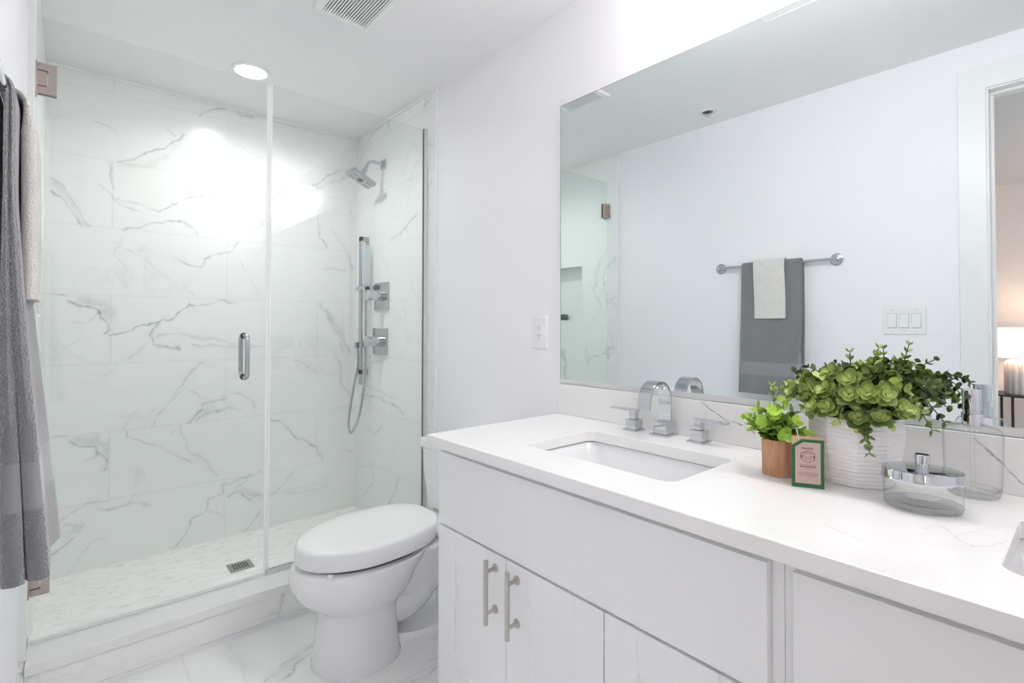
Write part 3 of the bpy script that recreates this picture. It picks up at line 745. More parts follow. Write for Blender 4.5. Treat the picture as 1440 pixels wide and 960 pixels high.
# ================================================================== SHOWER GLASS
XS = 0.638           # seam
ZG1 = 2.246
t = thing('shower_door', 'frameless hinged glass shower door with a pull handle', 'shower door', (XLT + 0.004, YG, 0.155))
MB().box(XLT + 0.004, XS - 0.003, YG - 0.005, YG + 0.005, 0.158, ZG1).build('glass_panel', M['glass'], t)
s = MB(); s.box(XLT + 0.004, XS - 0.003, YG - 0.004, YG + 0.004, 0.149, 0.1575)
s.build('bottom_seal', mat('clear_seal', (0.82, 0.84, 0.85), 0.2), t)
for z0, z1 in ((1.985, 2.088), (0.308, 0.408)):
    zc = (z0 + z1) / 2
    h = MB()
    x0, x1 = XLT + 0.004, -0.043
    for y0, y1 in ((YG - 0.014, YG - 0.0055), (YG + 0.0055, YG + 0.014)):
        h.box(x0 + 0.028, x1, y0, y1, z0, z1)
        h.box(x0, x0 + 0.028, y0, y1, z0, zc - 0.027); h.box(x0, x0 + 0.028, y0, y1, zc + 0.027, z1)
    hp = h.build('hinge', M['nickel'], t, bevel=0.0015)
    k = MB(); k.box(XLT + 0.002, x0 + 0.0255, YG - 0.013, YG + 0.013, zc - 0.0245, zc + 0.0245)
    k.build('knuckle', M['nickel'], hp, bevel=0.0015)
    k = MB(); k.box(XLT, XLT + 0.006, YG - 0.028, YG + 0.028, z0 - 0.002, z1 + 0.002)
    k.build('wall_plate', M['nickel'], hp, bevel=0.0015)
    for dz in (-0.036, 0.036):
        MB().cyl((XLT + 0.006, YG - 0.021, zc + dz), (XLT + 0.008, YG - 0.021, zc + dz), 0.004, seg=12).build('screw', M['satin'], hp)
hx = 0.547
hz0, hz1 = 0.992, 1.163
hh = MB()
for sgn in (-1, 1):
    y = YG + sgn * 0.005
    pts = [(hx, y, hz0), (hx, YG + sgn * 0.03, hz0 - 0.001), (hx, YG + sgn * 0.046, hz0 + 0.006), (hx, YG + sgn * 0.052, hz0 + 0.025), (hx, YG + sgn * 0.052, (hz0 + hz1) / 2), (hx, YG + sgn * 0.052, hz1 - 0.025), (hx, YG + sgn * 0.046, hz1 - 0.006), (hx, YG + sgn * 0.03, hz1 + 0.001), (hx, y, hz1)]
    hh.tube(catmull(pts, 5), 0.0095, seg=16)
hh.build('handle', M['satin'], t)
g = MB()
for sgn in (-1, 1):
    for z in (hz0, hz1): g.cyl((hx, YG + sgn * 0.005, z), (hx, YG + sgn * 0.0075, z), 0.013, seg=20)
g.build('handle_washer', M['dark'], t)

t = thing('shower_screen', 'fixed glass shower panel held in a chrome wall channel', 'shower screen', (1.03, YG, 0.146))
MB().box(XS + 0.002, XT - 0.003, YG - 0.005, YG + 0.005, 0.152, ZG1 - 0.003).build('glass_panel', M['glass'], t)
c = MB()
for y0, y1 in ((YG - 0.010, YG - 0.0055), (YG + 0.0055, YG + 0.010)): c.box(XT - 0.022, XT, y0, y1, 0.146, ZG1)
c.box(XT - 0.002, XT, YG - 0.0055, YG + 0.0055, 0.146, ZG1)
c.build('wall_channel', M['channel'], t)
MB().box(XT - 0.0255, XT - 0.022, YG - 0.0085, YG - 0.0055, 0.146, ZG1).build('gasket', M['darkgrey'], t)
c = MB()
for y0, y1 in ((YG - 0.010, YG - 0.0055), (YG + 0.0055, YG + 0.010)): c.box(XS + 0.002, XT - 0.022, y0, y1, 0.146, 0.167)
c.build('floor_channel', M['plastic2'], t)
s = MB(); s.box(XS - 0.0105, XS - 0.0032, YG - 0.0085, YG - 0.0055, 0.155, ZG1 - 0.004); s.box(XS + 0.0022, XS + 0.0105, YG - 0.0085, YG - 0.0055, 0.17, ZG1 - 0.004); s.box(XS - 0.0025, XS + 0.0015, YG - 0.0055, YG + 0.0055, 0.17, ZG1 - 0.004)
s.build('seam_seal', M['seal'], t)

# ================================================================== SHOWER FITTINGS
def rect_ring(b, cx, cy, hx, hy, z0, z1, wd):
    b.box(cx - hx, cx + hx, cy - hy, cy - hy + wd, z0, z1); b.box(cx - hx, cx + hx, cy + hy - wd, cy + hy, z0, z1)
    b.box(cx - hx, cx - hx + wd, cy - hy + wd, cy + hy - wd, z0, z1); b.box(cx + hx - wd, cx + hx, cy - hy + wd, cy + hy - wd, z0, z1)

dx, dy = 0.645, 2.778
t = thing('shower_drain', 'rectangular satin metal drain grate in the mosaic floor', 'drain', (dx, dy, ZSF))
g = MB(); g.box(dx - 0.053, dx + 0.053, dy - 0.053, dy + 0.053, ZSF, ZSF + 0.003)
g.build('plate', mat('aged_steel', (0.42, 0.43, 0.40), 0.35, metal=1), t, bevel=0.0008)
g = MB()
for i in range(6):
    for j in range(3):
        x = dx - 0.03 + i * 0.012; y = dy - 0.022 + j * 0.022
        g.box(x - 0.0038, x + 0.0038, y - 0.008, y + 0.008, ZSF + 0.0028, ZSF + 0.0036)
g.build('slot', M['dark'], t)

# shower head on a bent arm
hy, hzf = 2.82, 2.178
t = thing('wall_shower', 'square chrome shower head on a bent arm from the tiled wall', 'shower head', (XT, hy, hzf))
MB().box(XT - 0.012, XT, hy - 0.028, hy + 0.028, hzf - 0.028, hzf + 0.028).build('flange', M['chrome'], t, bevel=0.003)
arm = catmull([(XT - 0.01, hy, hzf), (XT - 0.045, hy, hzf + 0.004), (XT - 0.08, hy, hzf + 0.002), (XT - 0.105, hy, hzf - 0.018), (XT - 0.118, hy, hzf - 0.05)], 6)
MB().tube(arm, 0.0105, seg=16).build('arm', M['chrome'], t)
ax = Vector((-0.42, 0, -0.9)).normalized()
p0 = Vector((XT - 0.116, hy, hzf - 0.045))
c = p0 + ax * 0.06
MB().tube([p0, p0 + ax * 0.012, p0 + ax * 0.03, p0 + ax * 0.05], [0.014, 0.017, 0.017, 0.024], seg=24).build('ball_joint', M['chrome'], t)
ux = Vector((0.9, 0, -0.42)).normalized(); uy = Vector((0, 1, 0))
def slab(b, c, u, v, n, hu, hv, d0, d1, cut=0.0):
    lp = []
    for d, k in ((d0, 1.0), (d1, 1.0)):
        q = [(-hu, -hv), (hu, -hv), (hu, hv), (-hu, hv)]
        lp.append([c + u * (a * k) + v * (e * k) + n * d for a, e in q])
    return b.loft(lp)
hd = slab(MB(), c, ux, uy, ax, 0.078, 0.054, 0.0, 0.024).build('head', M['satin'], t, bevel=0.004)
sb = MB(); slab(sb, c, ux, uy, ax, 0.014, 0.022, 0.0235, 0.0255)
for a in (-0.052, -0.036, 0.036, 0.052):
    for e in (-0.024, 0.024): sb.cyl(c + ux * a + uy * e + ax * 0.0235, c + ux * a + uy * e + ax * 0.0255, 0.004, seg=12)
sb.build('nozzle', M['darkgrey'], hd)

# slide bar with hand shower
by, bx = 3.035, XT - 0.045
t = thing('slide_bar', 'vertical flat chrome slide bar in the shower corner', 'shower bar', (XT, by, 0.83))
b = MB(); b.box(bx - 0.006, bx + 0.006, by - 0.019, by + 0.019, 0.835, 1.765)
b.build('bar', M['satin'], t, bevel=0.002)
for z in (1.735, 0.90):
    MB().box(bx - 0.006, XT, by - 0.019, by + 0.019, z, z + 0.03).build('bracket', M['satin'], t, bevel=0.002)
MB().box(bx - 0.014, bx + 0.022, by - 0.085, by + 0.03, 1.425, 1.455).build('holder', M['chrome'], t, bevel=0.003)
MB().box(bx - 0.012, bx + 0.01, by + 0.03, by + 0.05, 1.43, 1.45).build('holder_knob', M['chrome'], t, bevel=0.003)

def hvec(a, b, k): return Vector(a) * (1 - k) + Vector(b) * k
w0, w1 = Vector((bx + 0.004, by - 0.062, 1.385)), Vector((bx - 0.006, by - 0.078, 1.70))
t = thing('hand_shower', 'slim chrome hand shower wand with a looped metal hose', 'hand shower', w0)
W = MB(); d = (w1 - w0).normalized(); n = d.cross(Vector((0, 1, 0))).normalized()
loops = []
for k, hw, ht in ((0, .011, .010), (.2, .012, .010), (.28, .021, .011), (1, .022, .011)):
    q = w0 + (w1 - w0) * k
    loops.append([q + Vector((a, 0, 0)) + Vector((0, e, 0)) for a, e in ((-hw, -ht), (hw, -ht), (hw, ht), (-hw, ht))])
W.loft(loops).build('wand', mat('pale_satin_chrome', (0.66, 0.70, 0.74), 0.3, metal=0.8), t, bevel=0.003)
sp = MB()
for k in range(11):
    q = w0 + (w1 - w0) * (0.36 + 0.058 * k) 
    for a in (-0.011, 0, 0.011):
        sp.cyl(q + Vector((a, -0.0105, 0)), q + Vector((a, -0.0125, 0)), 0.0025, seg=8)
sp.build('spray_face', M['plastic2'], t)
MB().cyl(w0, w0 - d * 0.03, 0.009, 0.0075, seg=16).build('hose_nut', M['chrome'], t)
ey, ez = 3.075, 1.085
hose = catmull([w0 - d * 0.025, (bx + 0.004, by - 0.062, 1.25), (bx + 0.002, by - 0.06, 1.0), (bx - 0.005, by - 0.055, 0.8), (bx - 0.02, by - 0.025, 0.64), (bx - 0.035, by + 0.03, 0.545),
               (bx - 0.035, by + 0.075, 0.535), (bx - 0.03, by + 0.10, 0.60), (bx - 0.012, by + 0.085, 0.78), (bx - 0.005, ey - 0.01, 0.95), (bx - 0.005, ey, ez - 0.02)], 10)
rr = [0.0072 + (0.0008 if i % 2 else 0) for i in range(len(hose))]
MB().tube(hose, rr, seg=12).build('hose', M['satin'], t)

t = thing('hose_outlet', 'small square chrome wall elbow feeding the shower hose', 'wall elbow', (XT, ey, ez))
MB().box(XT - 0.012, XT, ey - 0.026, ey + 0.026, ez - 0.02, ez + 0.032).build('flange', M['chrome'], t, bevel=0.003)
MB().box(bx - 0.018, XT - 0.01, ey - 0.013, ey + 0.013, ez - 0.02, ez + 0.016).build('elbow', M['satin'], t, bevel=0.003)

def valve(name, label, yc, z0, z1, knob):
    zc = (z0 + z1) / 2
    t = thing(name, label, 'shower valve', (XT, yc, zc), 'shower valves on the tiled wall')
    MB().box(XT - 0.014, XT, yc - 0.088, yc + 0.088, z0, z1).build('plate', M['satin'], t, bevel=0.002)
    MB().tube([(XT - 0.014, yc - 0.015, zc), (XT - 0.03, yc - 0.015, zc), (XT - 0.031, yc - 0.015, zc), (XT - 0.05, yc - 0.015, zc)], [0.034, 0.034, 0.029, 0.029], seg=32).build('collar', M['chrome'], t)
    hnd = MB().tube([(XT - 0.05, yc - 0.015, zc), (XT - 0.052, yc - 0.015, zc), (XT - 0.105, yc - 0.015, zc), (XT - 0.108, yc - 0.015, zc)], [0.027, 0.0285, 0.027, 0.024], seg=32).build('handle', M['chrome'], t)
    MB().box(XT - 0.108, XT - 0.06, yc - 0.022, yc - 0.008, zc + 0.024, zc + 0.034).build('lever', M['chrome'], hnd, bevel=0.002)
    if knob:
        MB().box(XT - 0.032, XT - 0.013, yc + 0.038, yc + 0.066, z1 - 0.04, z1 - 0.014).build('diverter', M['darkgrey'], t, bevel=0.002)
valve('shower_valve', 'upper square chrome shower valve with a small dark diverter', 2.83, 1.30, 1.465, True)
valve('shower_valve', 'lower square chrome shower valve with a round handle', 2.845, 1.03, 1.19, False)

# dark rounded piece standing in the niche (seen in the mirror)
o = MB().lathe([(0.02, NZ0 + 0.002), (0.032, NZ0 + 0.012), (0.036, NZ0 + 0.03), (0.030, NZ0 + 0.048), (0.012, NZ0 + 0.055)], XLT - 0.045, 2.80, seg=28).build('soap_dish', mat('dark_green_ceramic', (0.05, 0.09, 0.085), 0.3), base=(XLT - 0.045, 2.80, NZ0))
tag(o, 'small dark rounded dish standing in the shower niche', 'dish')

# ================================================================== TOILET
TY0 = 1.808
t = thing('toilet', 'white elongated toilet with a closed lid beside the vanity', 'toilet', (1.0, TY0, 0))
def egg(front, back, hw, z, n=44, sq=2.6, yo=0.0):
    """horizontal outline, round at the front (low x), squarer at the back"""
    xm = front + (back - front) * 0.48
    out = []
    for k in range(n):
        a = 2 * math.pi * k / n
        c, s_ = math.cos(a), math.sin(a)
        e = 2.0 if c < 0 else sq
        x = xm + math.copysign(abs(c) ** (2 / e), c) * ((xm - front) if c < 0 else (back - xm))
        y = TY0 + yo + math.copysign(abs(s_) ** (2 / e), s_) * hw
        out.append((x, y, z))
    return out
bowl = [(.652, .962, .152, 0), (.651, .963, .153, .008), (.655, .958, .150, .02), (.664, .952, .146, .08), (.672, .946, .143, .14), (.677, .943, .142, .175), (.674, .95, .145, .198), (.655, .965, .155, .216),
        (.622, .985, .170, .238), (.595, 1.005, .182, .266), (.580, 1.02, .189, .300), (.576, 1.04, .192, .325), (.580, 1.06, .191, .346), (.586, 1.07, .188, .361), (.595, 1.07, .180, .367)]
bl = MB(); bl.loft([egg(*q) for q in bowl])
bl.build('bowl', M['ceramic'], t)
# rear: deck and trapway
tw = MB()
tw.loft([[(x, TY0 + y, z) for x, y, z in lp] for lp in
         [[(0.86, -0.09, .16), (0.86, .09, .16), (0.86, .11, .31), (0.86, -.11, .31)],
          [(1.0, -0.085, .13), (1.0, .085, .13), (1.0, .125, .355), (1.0, -.125, .355)],
          [(1.12, -.085, .17), (1.12, .085, .17), (1.12, .14, .372), (1.12, -.14, .372)],
          [(1.20, -.10, .24), (1.20, .10, .24), (1.20, .17, .385), (1.20, -.17, .385)],
          [(1.38, -.11, .30), (1.38, .11, .30), (1.38, .18, .392), (1.38, -.18, .392)]]])
tw.build('rear_deck', M['ceramic'], t, bevel=0.02, seg=3)
tp = MB().tube(catmull([(0.88, TY0, .19), (0.98, TY0, .16), (1.06, TY0, .20), (1.14, TY0, .255), (1.21, TY0, .24), (1.25, TY0, .16), (1.26, TY0, .02)], 6), [0.10] * 12 + [0.095] * 12 + [0.085] * 12 + [0.085], seg=28)
tp.build('trapway', M['ceramic'], t)
ft = MB(); ft.loft([egg(.90, 1.34, .125, 0, sq=4), egg(.90, 1.34, .125, .03, sq=4), egg(.91, 1.33, .112, .045, sq=4)])
ft.build('foot', M['ceramic'], t)
for s_ in (-1, 1):
    MB().lathe([(0.016, .03), (0.016, .052), (0.008, .06)], 1.20, TY0 + s_ * 0.112, seg=20).build('bolt_cap', M['plastic'], t)
# bidet seat and lid
MB().loft([egg(.625, 1.06, .160, .366), egg(.625, 1.06, .160, .388)]).build('seat', M['darkgrey'], t)  # seat ring coloured dark to stand in for the shadow gap under the lid
ld = MB()
def lid_z(x, base):  # lid rises slightly towards the hinge
    return base + 0.012 * (x - 0.6) / 0.47
def lidloop(f, b, hw, z):
    return [(x, y, lid_z(x, z)) for x, y, _ in egg(f, b, hw, z, sq=2.7)]
ld.loft([lidloop(.604, 1.11, .180, .379), lidloop(.594, 1.115, .188, .382), lidloop(.592, 1.117, .190, .390), lidloop(.596, 1.121, .188, .428), lidloop(.599, 1.121, .186, .436), lidloop(.605, 1.118, .181, .4415), lidloop(.614, 1.11, .174, .4435), lidloop(.66, 1.07, .14, .4465), lidloop(.74, 1.01, .08, .448)])
ld.build('lid', M['plastic'], t, ang=50)
for x, y in ((.655, -.142), (.655, .142)):
    MB().box(x - .007, x + .007, TY0 + y - .006, TY0 + y + .006, .3672, .384).build('bumper', M['plastic'], t, bevel=0.002)
hs = MB(); hs.loft([[(x, TY0 + y, z) for y, z in ((-.185, .372), (.185, .372), (.185, .386), (.170, .394), (-.170, .394), (-.185, .386))] for x in (1.10, 1.193)])
bd = hs.build('bidet_housing', M['plastic'], t, bevel=0.006)
pv = MB(); pv.box(1.102, 1.188, TY0 - .192, TY0 - .184, .345, .392)
pn = pv.build('side_panel', M['plastic'], bd, bevel=0.004)
pv = MB()
for i in range(6):
    for j in range(4): pv.box(1.110 + i * .0118, 1.117 + i * .0118, TY0 - .1935, TY0 - .1915, .352 + j * .009, .357 + j * .009)
pv.build('vent', M['plastic2'], pn)
# tank
tk = MB()
def rrect(x0, x1, hw, z, r=0.03, n=6):
    pts = []
    for cx, cy_, a0 in ((x1 - r, hw - r, 0), (x0 + r, hw - r, 90), (x0 + r, -hw + r, 180), (x1 - r, -hw + r, 270)):
        for k in range(n + 1):
            a = math.radians(a0 + 90 * k / n); pts.append((cx + r * math.cos(a), TY0 + cy_ + r * math.sin(a), z))
    return pts
tk.loft([rrect(1.235, 1.405, .185, .393), rrect(1.225, 1.408, .195, .40), rrect(1.212, 1.41, .212, .55), rrect(1.207, 1.41, .217, .662)])
tk.build('tank', M['ceramic'], t)
tl = MB(); tl.loft([rrect(1.202, 1.414, .222, .660), rrect(1.197, 1.416, .227, .665), rrect(1.197, 1.416, .227, .690), rrect(1.202, 1.414, .222, .700), rrect(1.23, 1.40, .19, .704)])
tl.build('tank_lid', M['ceramic'], t)
t2 = thing('supply_valve', 'small chrome water supply valve low on the wall beside the toilet', 'valve', (XR - 0.014, 1.56, 0.17))
MB().tube([(XR, 1.56, .17), (XR - 0.006, 1.56, .17), (XR - 0.008, 1.56, .17), (XR - 0.06, 1.56, .17)], [0.028, 0.028, 0.01, 0.01], seg=20).build('escutcheon', M['chrome'], t2)
MB().lathe([(0.011, .16), (0.011, .2)], XR - 0.06, 1.56, seg=16).build('body', M['chrome'], t2)
MB().tube([(XR - 0.06, 1.56, .17), (XR - 0.085, 1.56, .17)], [0.016, 0.018], seg=16).build('knob', M['chrome'], t2)
MB().tube(catmull([(XR - 0.06, 1.56, .19), (XR - 0.065, 1.555, .27), (XR - 0.068, 1.60, .33), (XR - 0.07, 1.64, .372)], 6), 0.006, seg=10).build('supply_hose', M['satin'], t2)

# ================================================================== VANITY
CX0 = 0.858          # door faces
CF = 0.877           # cabinet front
VY1, VYM, VY0 = 1.334, 0.3355, -0.663
ZD = 0.608           # bottom edge of the false drawer front
def door(parent, y0, y1, z0, z1, hy_, hz, label=None):
    st, rl = 0.082, 0.086
    b = MB()
    b.box(CX0, CF - 0.001, y0, y0 + st, z0, z1); b.box(CX0, CF - 0.001, y1 - st, y1, z0, z1)
    b.box(CX0, CF - 0.001, y0 + st, y1 - st, z0, z0 + rl); b.box(CX0, CF - 0.001, y0 + st, y1 - st, z1 - rl, z1)
    dr = b.build('door', M['cab'], parent, bevel=0.0012)
    MB().box(CX0 + 0.009, CF - 0.003, y0 + st - 0.004, y1 - st + 0.004, z0 + rl - 0.004, z1 - rl + 0.004).build('door_panel', M['cab'], dr)
    h = MB(); xb = CX0 - 0.033
    h.cyl((xb, hy_, hz - 0.083), (xb, hy_, hz + 0.083), 0.0062, seg=20)
    for dz in (-0.054, 0.054):
        h.tube([(xb, hy_, hz + dz), (CX0 - 0.004, hy_, hz + dz), (CX0 - 0.0035, hy_, hz + dz), (CX0, hy_, hz + dz)], [0.0048, 0.0048, 0.011, 0.0115], seg=20)
    h.build('handle', M['pull'], dr)
    return dr
def vanity(y0, y1, label, flip):
    t = thing('vanity_cabinet', label, 'cabinet', (CF + 0.25, (y0 + y1) / 2, 0), 'white vanity cabinets under the stone top')
    b = MB()
    b.box(CF, CF + 0.018, y0, y0 + 0.042, 0.1, CB); b.box(CF, CF + 0.018, y1 - 0.03, y1, 0.1, CB)
    for za, zb in ((CB - 0.03, CB), (ZD - 0.03, ZD + 0.03), (0.1, 0.13)): b.box(CF + 0.0003, CF + 0.0177, y0 + 0.042, y1 - 0.03, za, zb)
    b.box(CF + 0.0182, XR - 0.002, y0 + 0.0002, y0 + 0.018, 0.1, CB - 0.0002); b.box(CF + 0.0182, XR - 0.002, y1 - 0.018, y1 - 0.0002, 0.1, CB - 0.0002)
    b.box(CF + 0.0182, XR - 0.002, y0 + 0.018, y1 - 0.018, 0.1002, 0.118); b.box(XR - 0.012, XR - 0.0022, y0 + 0.018, y1 - 0.018, 0.118, CB - 0.0003)
    b.box(CF + 0.06, CF + 0.075, y0, y1, 0, 0.1)
    b.build('carcass', M['cab'], t, bevel=0.0008)
    d0, d1 = (y0 + 0.020, y1 - 0.006) if not flip else (y0 + 0.006, y1 - 0.018)
    MB().box(CX0, CF - 0.001, d0, d1, ZD, 0.823).build('false_drawer_front', M['cab'], t, bevel=0.0015)
    zt = ZD - 0.006
    if not flip:
        door(t, 1.0105, d1, 0.115, zt, 1.052, 0.511)
        door(t, 0.691, 1.0075, 0.115, zt, 0.966, 0.511)
        door(t, d0, 0.688, 0.115, zt, d0 + 0.04, 0.511)
    else:
        q = [d0, d0 + 0.318, d0 + 0.636, d1]
        door(t, q[0], q[1] - 0.003, 0.115, zt, q[1] - 0.04, 0.511); door(t, q[1], q[2] - 0.003, 0.115, zt, q[1] + 0.04, 0.511); door(t, q[2], q[3], 0.115, zt, q[2] + 0.04, 0.511)
vanity(VYM, VY1, 'white shaker vanity cabinet with bar pulls next to the toilet', False)
vanity(VY0, VYM - 0.0006, 'white vanity cabinet at the near right end of the stone top', True)

# stone top with two sink cutouts
def rounded(y0, y1, x0, x1, r, n=6):
    pts = []
    for cx, cy_, a0 in ((x1 - r, y1 - r, 0), (x0 + r, y1 - r, 90), (x0 + r, y0 + r, 180), (x1 - r, y0 + r, 270)):
        for k in range(n + 1):
            a = math.radians(a0 + 90 * k / n); pts.append((cx + r * math.cos(a), cy_ + r * math.sin(a)))
    return pts
SINKS = [(0.597, 1.063, 0.968, 1.258), (-0.376, 0.090, 0.968, 1.258)]
CY0, CY1, CXF = -0.675, 1.3545, 0.830
def countertop():
    # fine surface grid cut by the two openings
    bm = bmesh.new()
    outer = [(CXF, CY0), (XR, CY0), (XR, CY1), (CXF, CY1)]
    es = []
    def ring(pts):
        vs = [bm.verts.new((x, y, CT)) for x, y in pts]
        for i in range(len(vs)): es.append(bm.edges.new((vs[i], vs[(i + 1) % len(vs)])))
    def dens(pts, step):
        out = []
        for (x0, y0), (x1, y1) in zip(pts, pts[1:] + pts[:1]):
            k = max(1, int(math.hypot(x1 - x0, y1 - y0) / step))
            out += [(x0 + (x1 - x0) * i / k, y0 + (y1 - y0) * i / k) for i in range(k)]
        return out
    ring(outer)
    for y0, y1, x0, x1 in SINKS: ring(rounded(y0, y1, x0, x1, 0.03))
    r = bmesh.ops.triangle_fill(bm, edges=es, use_beauty=True, use_dissolve=False)
    top = [f for f in bm.faces]
    ex = bmesh.ops.extrude_face_region(bm, geom=top)
    bmesh.ops.translate(bm, verts=[v for v in ex['geom'] if isinstance(v, bmesh.types.BMVert)], vec=(0, 0, CB - CT))
    bmesh.ops.recalc_face_normals(bm, faces=bm.faces)
    me = bpy.data.meshes.new('countertop'); bm.to_mesh(me); bm.free()
    o = bpy.data.objects.new('countertop', me); COL.objects.link(o)
    me.materials.append(M['quartz_top'])
    bv = o.modifiers.new('bevel', 'BEVEL'); bv.width = 0.002; bv.segments = 2; bv.limit_method = 'ANGLE'; bv.angle_limit = math.radians(50)
    return o
def vein_material(name, base, vein, lines, axes, rough):
    """stone whose few thin veins are distance fields to line segments in object space"""
    m, nt, p = nodes_of(name)
    p.inputs['Roughness'].default_value = rough
    tc = nt.nodes.new('ShaderNodeTexCoord')
    nz = nt.nodes.new('ShaderNodeTexNoise'); nz.inputs['Scale'].default_value = 45; nz.inputs['Detail'].default_value = 3
    nt.links.new(tc.outputs['Object'], nz.inputs['Vector'])
    sub = nt.nodes.new('ShaderNodeVectorMath'); sub.operation = 'SUBTRACT'; sub.inputs[1].default_value = (0.5, 0.5, 0.5); nt.links.new(nz.outputs['Color'], sub.inputs[0])
    scl = nt.nodes.new('ShaderNodeVectorMath'); scl.operation = 'SCALE'; scl.inputs['Scale'].default_value = 0.012; nt.links.new(sub.outputs[0], scl.inputs[0])
    add = nt.nodes.new('ShaderNodeVectorMath'); add.operation = 'ADD'; nt.links.new(tc.outputs['Object'], add.inputs[0]); nt.links.new(scl.outputs[0], add.inputs[1])
    msk = nt.nodes.new('ShaderNodeVectorMath'); msk.operation = 'MULTIPLY'; msk.inputs[1].default_value = [1 if i in axes else 0 for i in range(3)]
    nt.links.new(add.outputs[0], msk.inputs[0])
    P = msk.outputs[0]
    total = None
    def v3(q):
        v = [0, 0, 0]; v[axes[0]] = q[0]; v[axes[1]] = q[1]; return Vector(v)
    for wmm, s, pts in lines:
        best = None
        for a, b in zip(pts, pts[1:]):
            A, Bv = v3(a), v3(b); D = Bv - A; L = D.length_squared + 1e-9
            s1 = nt.nodes.new('ShaderNodeVectorMath'); s1.operation = 'SUBTRACT'; s1.inputs[1].default_value = A; nt.links.new(P, s1.inputs[0])
            dt = nt.nodes.new('ShaderNodeVectorMath'); dt.operation = 'DOT_PRODUCT'; dt.inputs[1].default_value = D / L; nt.links.new(s1.outputs[0], dt.inputs[0])
            cl = nt.nodes.new('ShaderNodeClamp'); nt.links.new(dt.outputs['Value'], cl.inputs[0])
            sc = nt.nodes.new('ShaderNodeVectorMath'); sc.operation = 'SCALE'; sc.inputs[0].default_value = D; nt.links.new(cl.outputs[0], sc.inputs['Scale'])
            df = nt.nodes.new('ShaderNodeVectorMath'); df.operation = 'DISTANCE'; nt.links.new(s1.outputs[0], df.inputs[0]); nt.links.new(sc.outputs[0], df.inputs[1])
            best = df.outputs['Value'] if best is None else math_node(nt, 'MINIMUM', best, df.outputs['Value'])
        r = nt.nodes.new('ShaderNodeMapRange'); r.inputs['From Min'].default_value = wmm / 1000 * 0.25; r.inputs['From Max'].default_value = wmm / 1000 * 0.9
        r.inputs['To Min'].default_value = s; r.inputs['To Max'].default_value = 0
        nt.links.new(best, r.inputs['Value'])
        total = r.outputs[0] if total is None else math_node(nt, 'MAXIMUM', total, r.outputs[0])
    n3 = nt.nodes.new('ShaderNodeTexNoise'); n3.inputs['Scale'].default_value = 60; nt.links.new(tc.outputs['Object'], n3.inputs['Vector'])
    br = nt.nodes.new('ShaderNodeMapRange'); br.inputs['From Min'].default_value = 0.35; br.inputs['From Max'].default_value = 0.6; br.inputs['To Min'].default_value = 0.4
    nt.links.new(n3.outputs['Fac'], br.inputs['Value'])
    total = math_node(nt, 'MULTIPLY', total, br.outputs[0])
    n4 = nt.nodes.new('ShaderNodeTexNoise'); n4.inputs['Scale'].default_value = 5; n4.inputs['Detail'].default_value = 5; nt.links.new(tc.outputs['Object'], n4.inputs['Vector'])
    total = math_node(nt, 'ADD', total, math_node(nt, 'MULTIPLY', n4.outputs['Fac'], 0.03))
    mx = nt.nodes.new('ShaderNodeMix'); mx.data_type = 'RGBA'; mx.inputs['A'].default_value = (*base, 1); mx.inputs['B'].default_value = (*vein, 1)
    nt.links.new(total, mx.inputs['Factor']); nt.links.new(mx.outputs['Result'], p.inputs['Base Color'])
    return m
M['quartz_top'] = vein_material('white_quartz_top', (0.88, 0.87, 0.87), (0.42, 0.41, 0.42), [(w_, s_, [(x, y) for y, x in p_]) for w_, s_, p_ in COUNTER_VEINS], (0, 1), 0.1)
M['quartz_splash'] = vein_material('white_quartz_splash', (0.84, 0.83, 0.82), (0.20, 0.20, 0.21), SPLASH_VEINS, (1, 2), 0.2)
tag(countertop(), 'long white quartz countertop with two sink cutouts', 'countertop')
o = quick('backsplash', M['quartz_splash'], [(1.4105, XR - 0.0005, CY0, CY1, CT + 0.0003, 0.9863)], bevel=0.0015)
tag(o, 'low white quartz backsplash with thin grey veins under the mirror', 'backsplash')

for i, (y0, y1, x0, x1) in enumerate(SINKS):
    cxs, cys = (x0 + x1) / 2, (y0 + y1) / 2
    t = thing('sink', ['white rectangular undermount sink below the curved faucet', 'white sink cut off by the right edge of the photo'][i], 'sink', (cxs, cys, CB))
    b = MB(); lp = []
    for e, z, r in ((0.012, CB - 0.0005, 0.035), (0.004, CB - 0.006, 0.035), (-0.004, CB - 0.03, 0.04), (-0.016, CB - 0.105, 0.05), (-0.03, CB - 0.125, 0.05), (-0.06, CB - 0.134, 0.05), (-0.12, CB - 0.137, 0.02)):
        lp.append([(x, y, z) for x, y in rounded(y0 - e, y1 + e, x0 - e, x1 + e, r)])
    b.loft(lp, caps=False); b.face([b.bm.verts.new(q) for q in reversed(lp[-1])])
    bs = b.build('basin', M['ceramic'], t)
    so = bs.modifiers.new('solid', 'SOLIDIFY'); so.thickness = 0.008; so.offset = -1
    MB().lathe([(0.024, CB - 0.1365), (0.024, CB - 0.134), (0.018, CB - 0.1335)], cxs + 0.03, cys, seg=28).build('drain', M['chrome'], t)

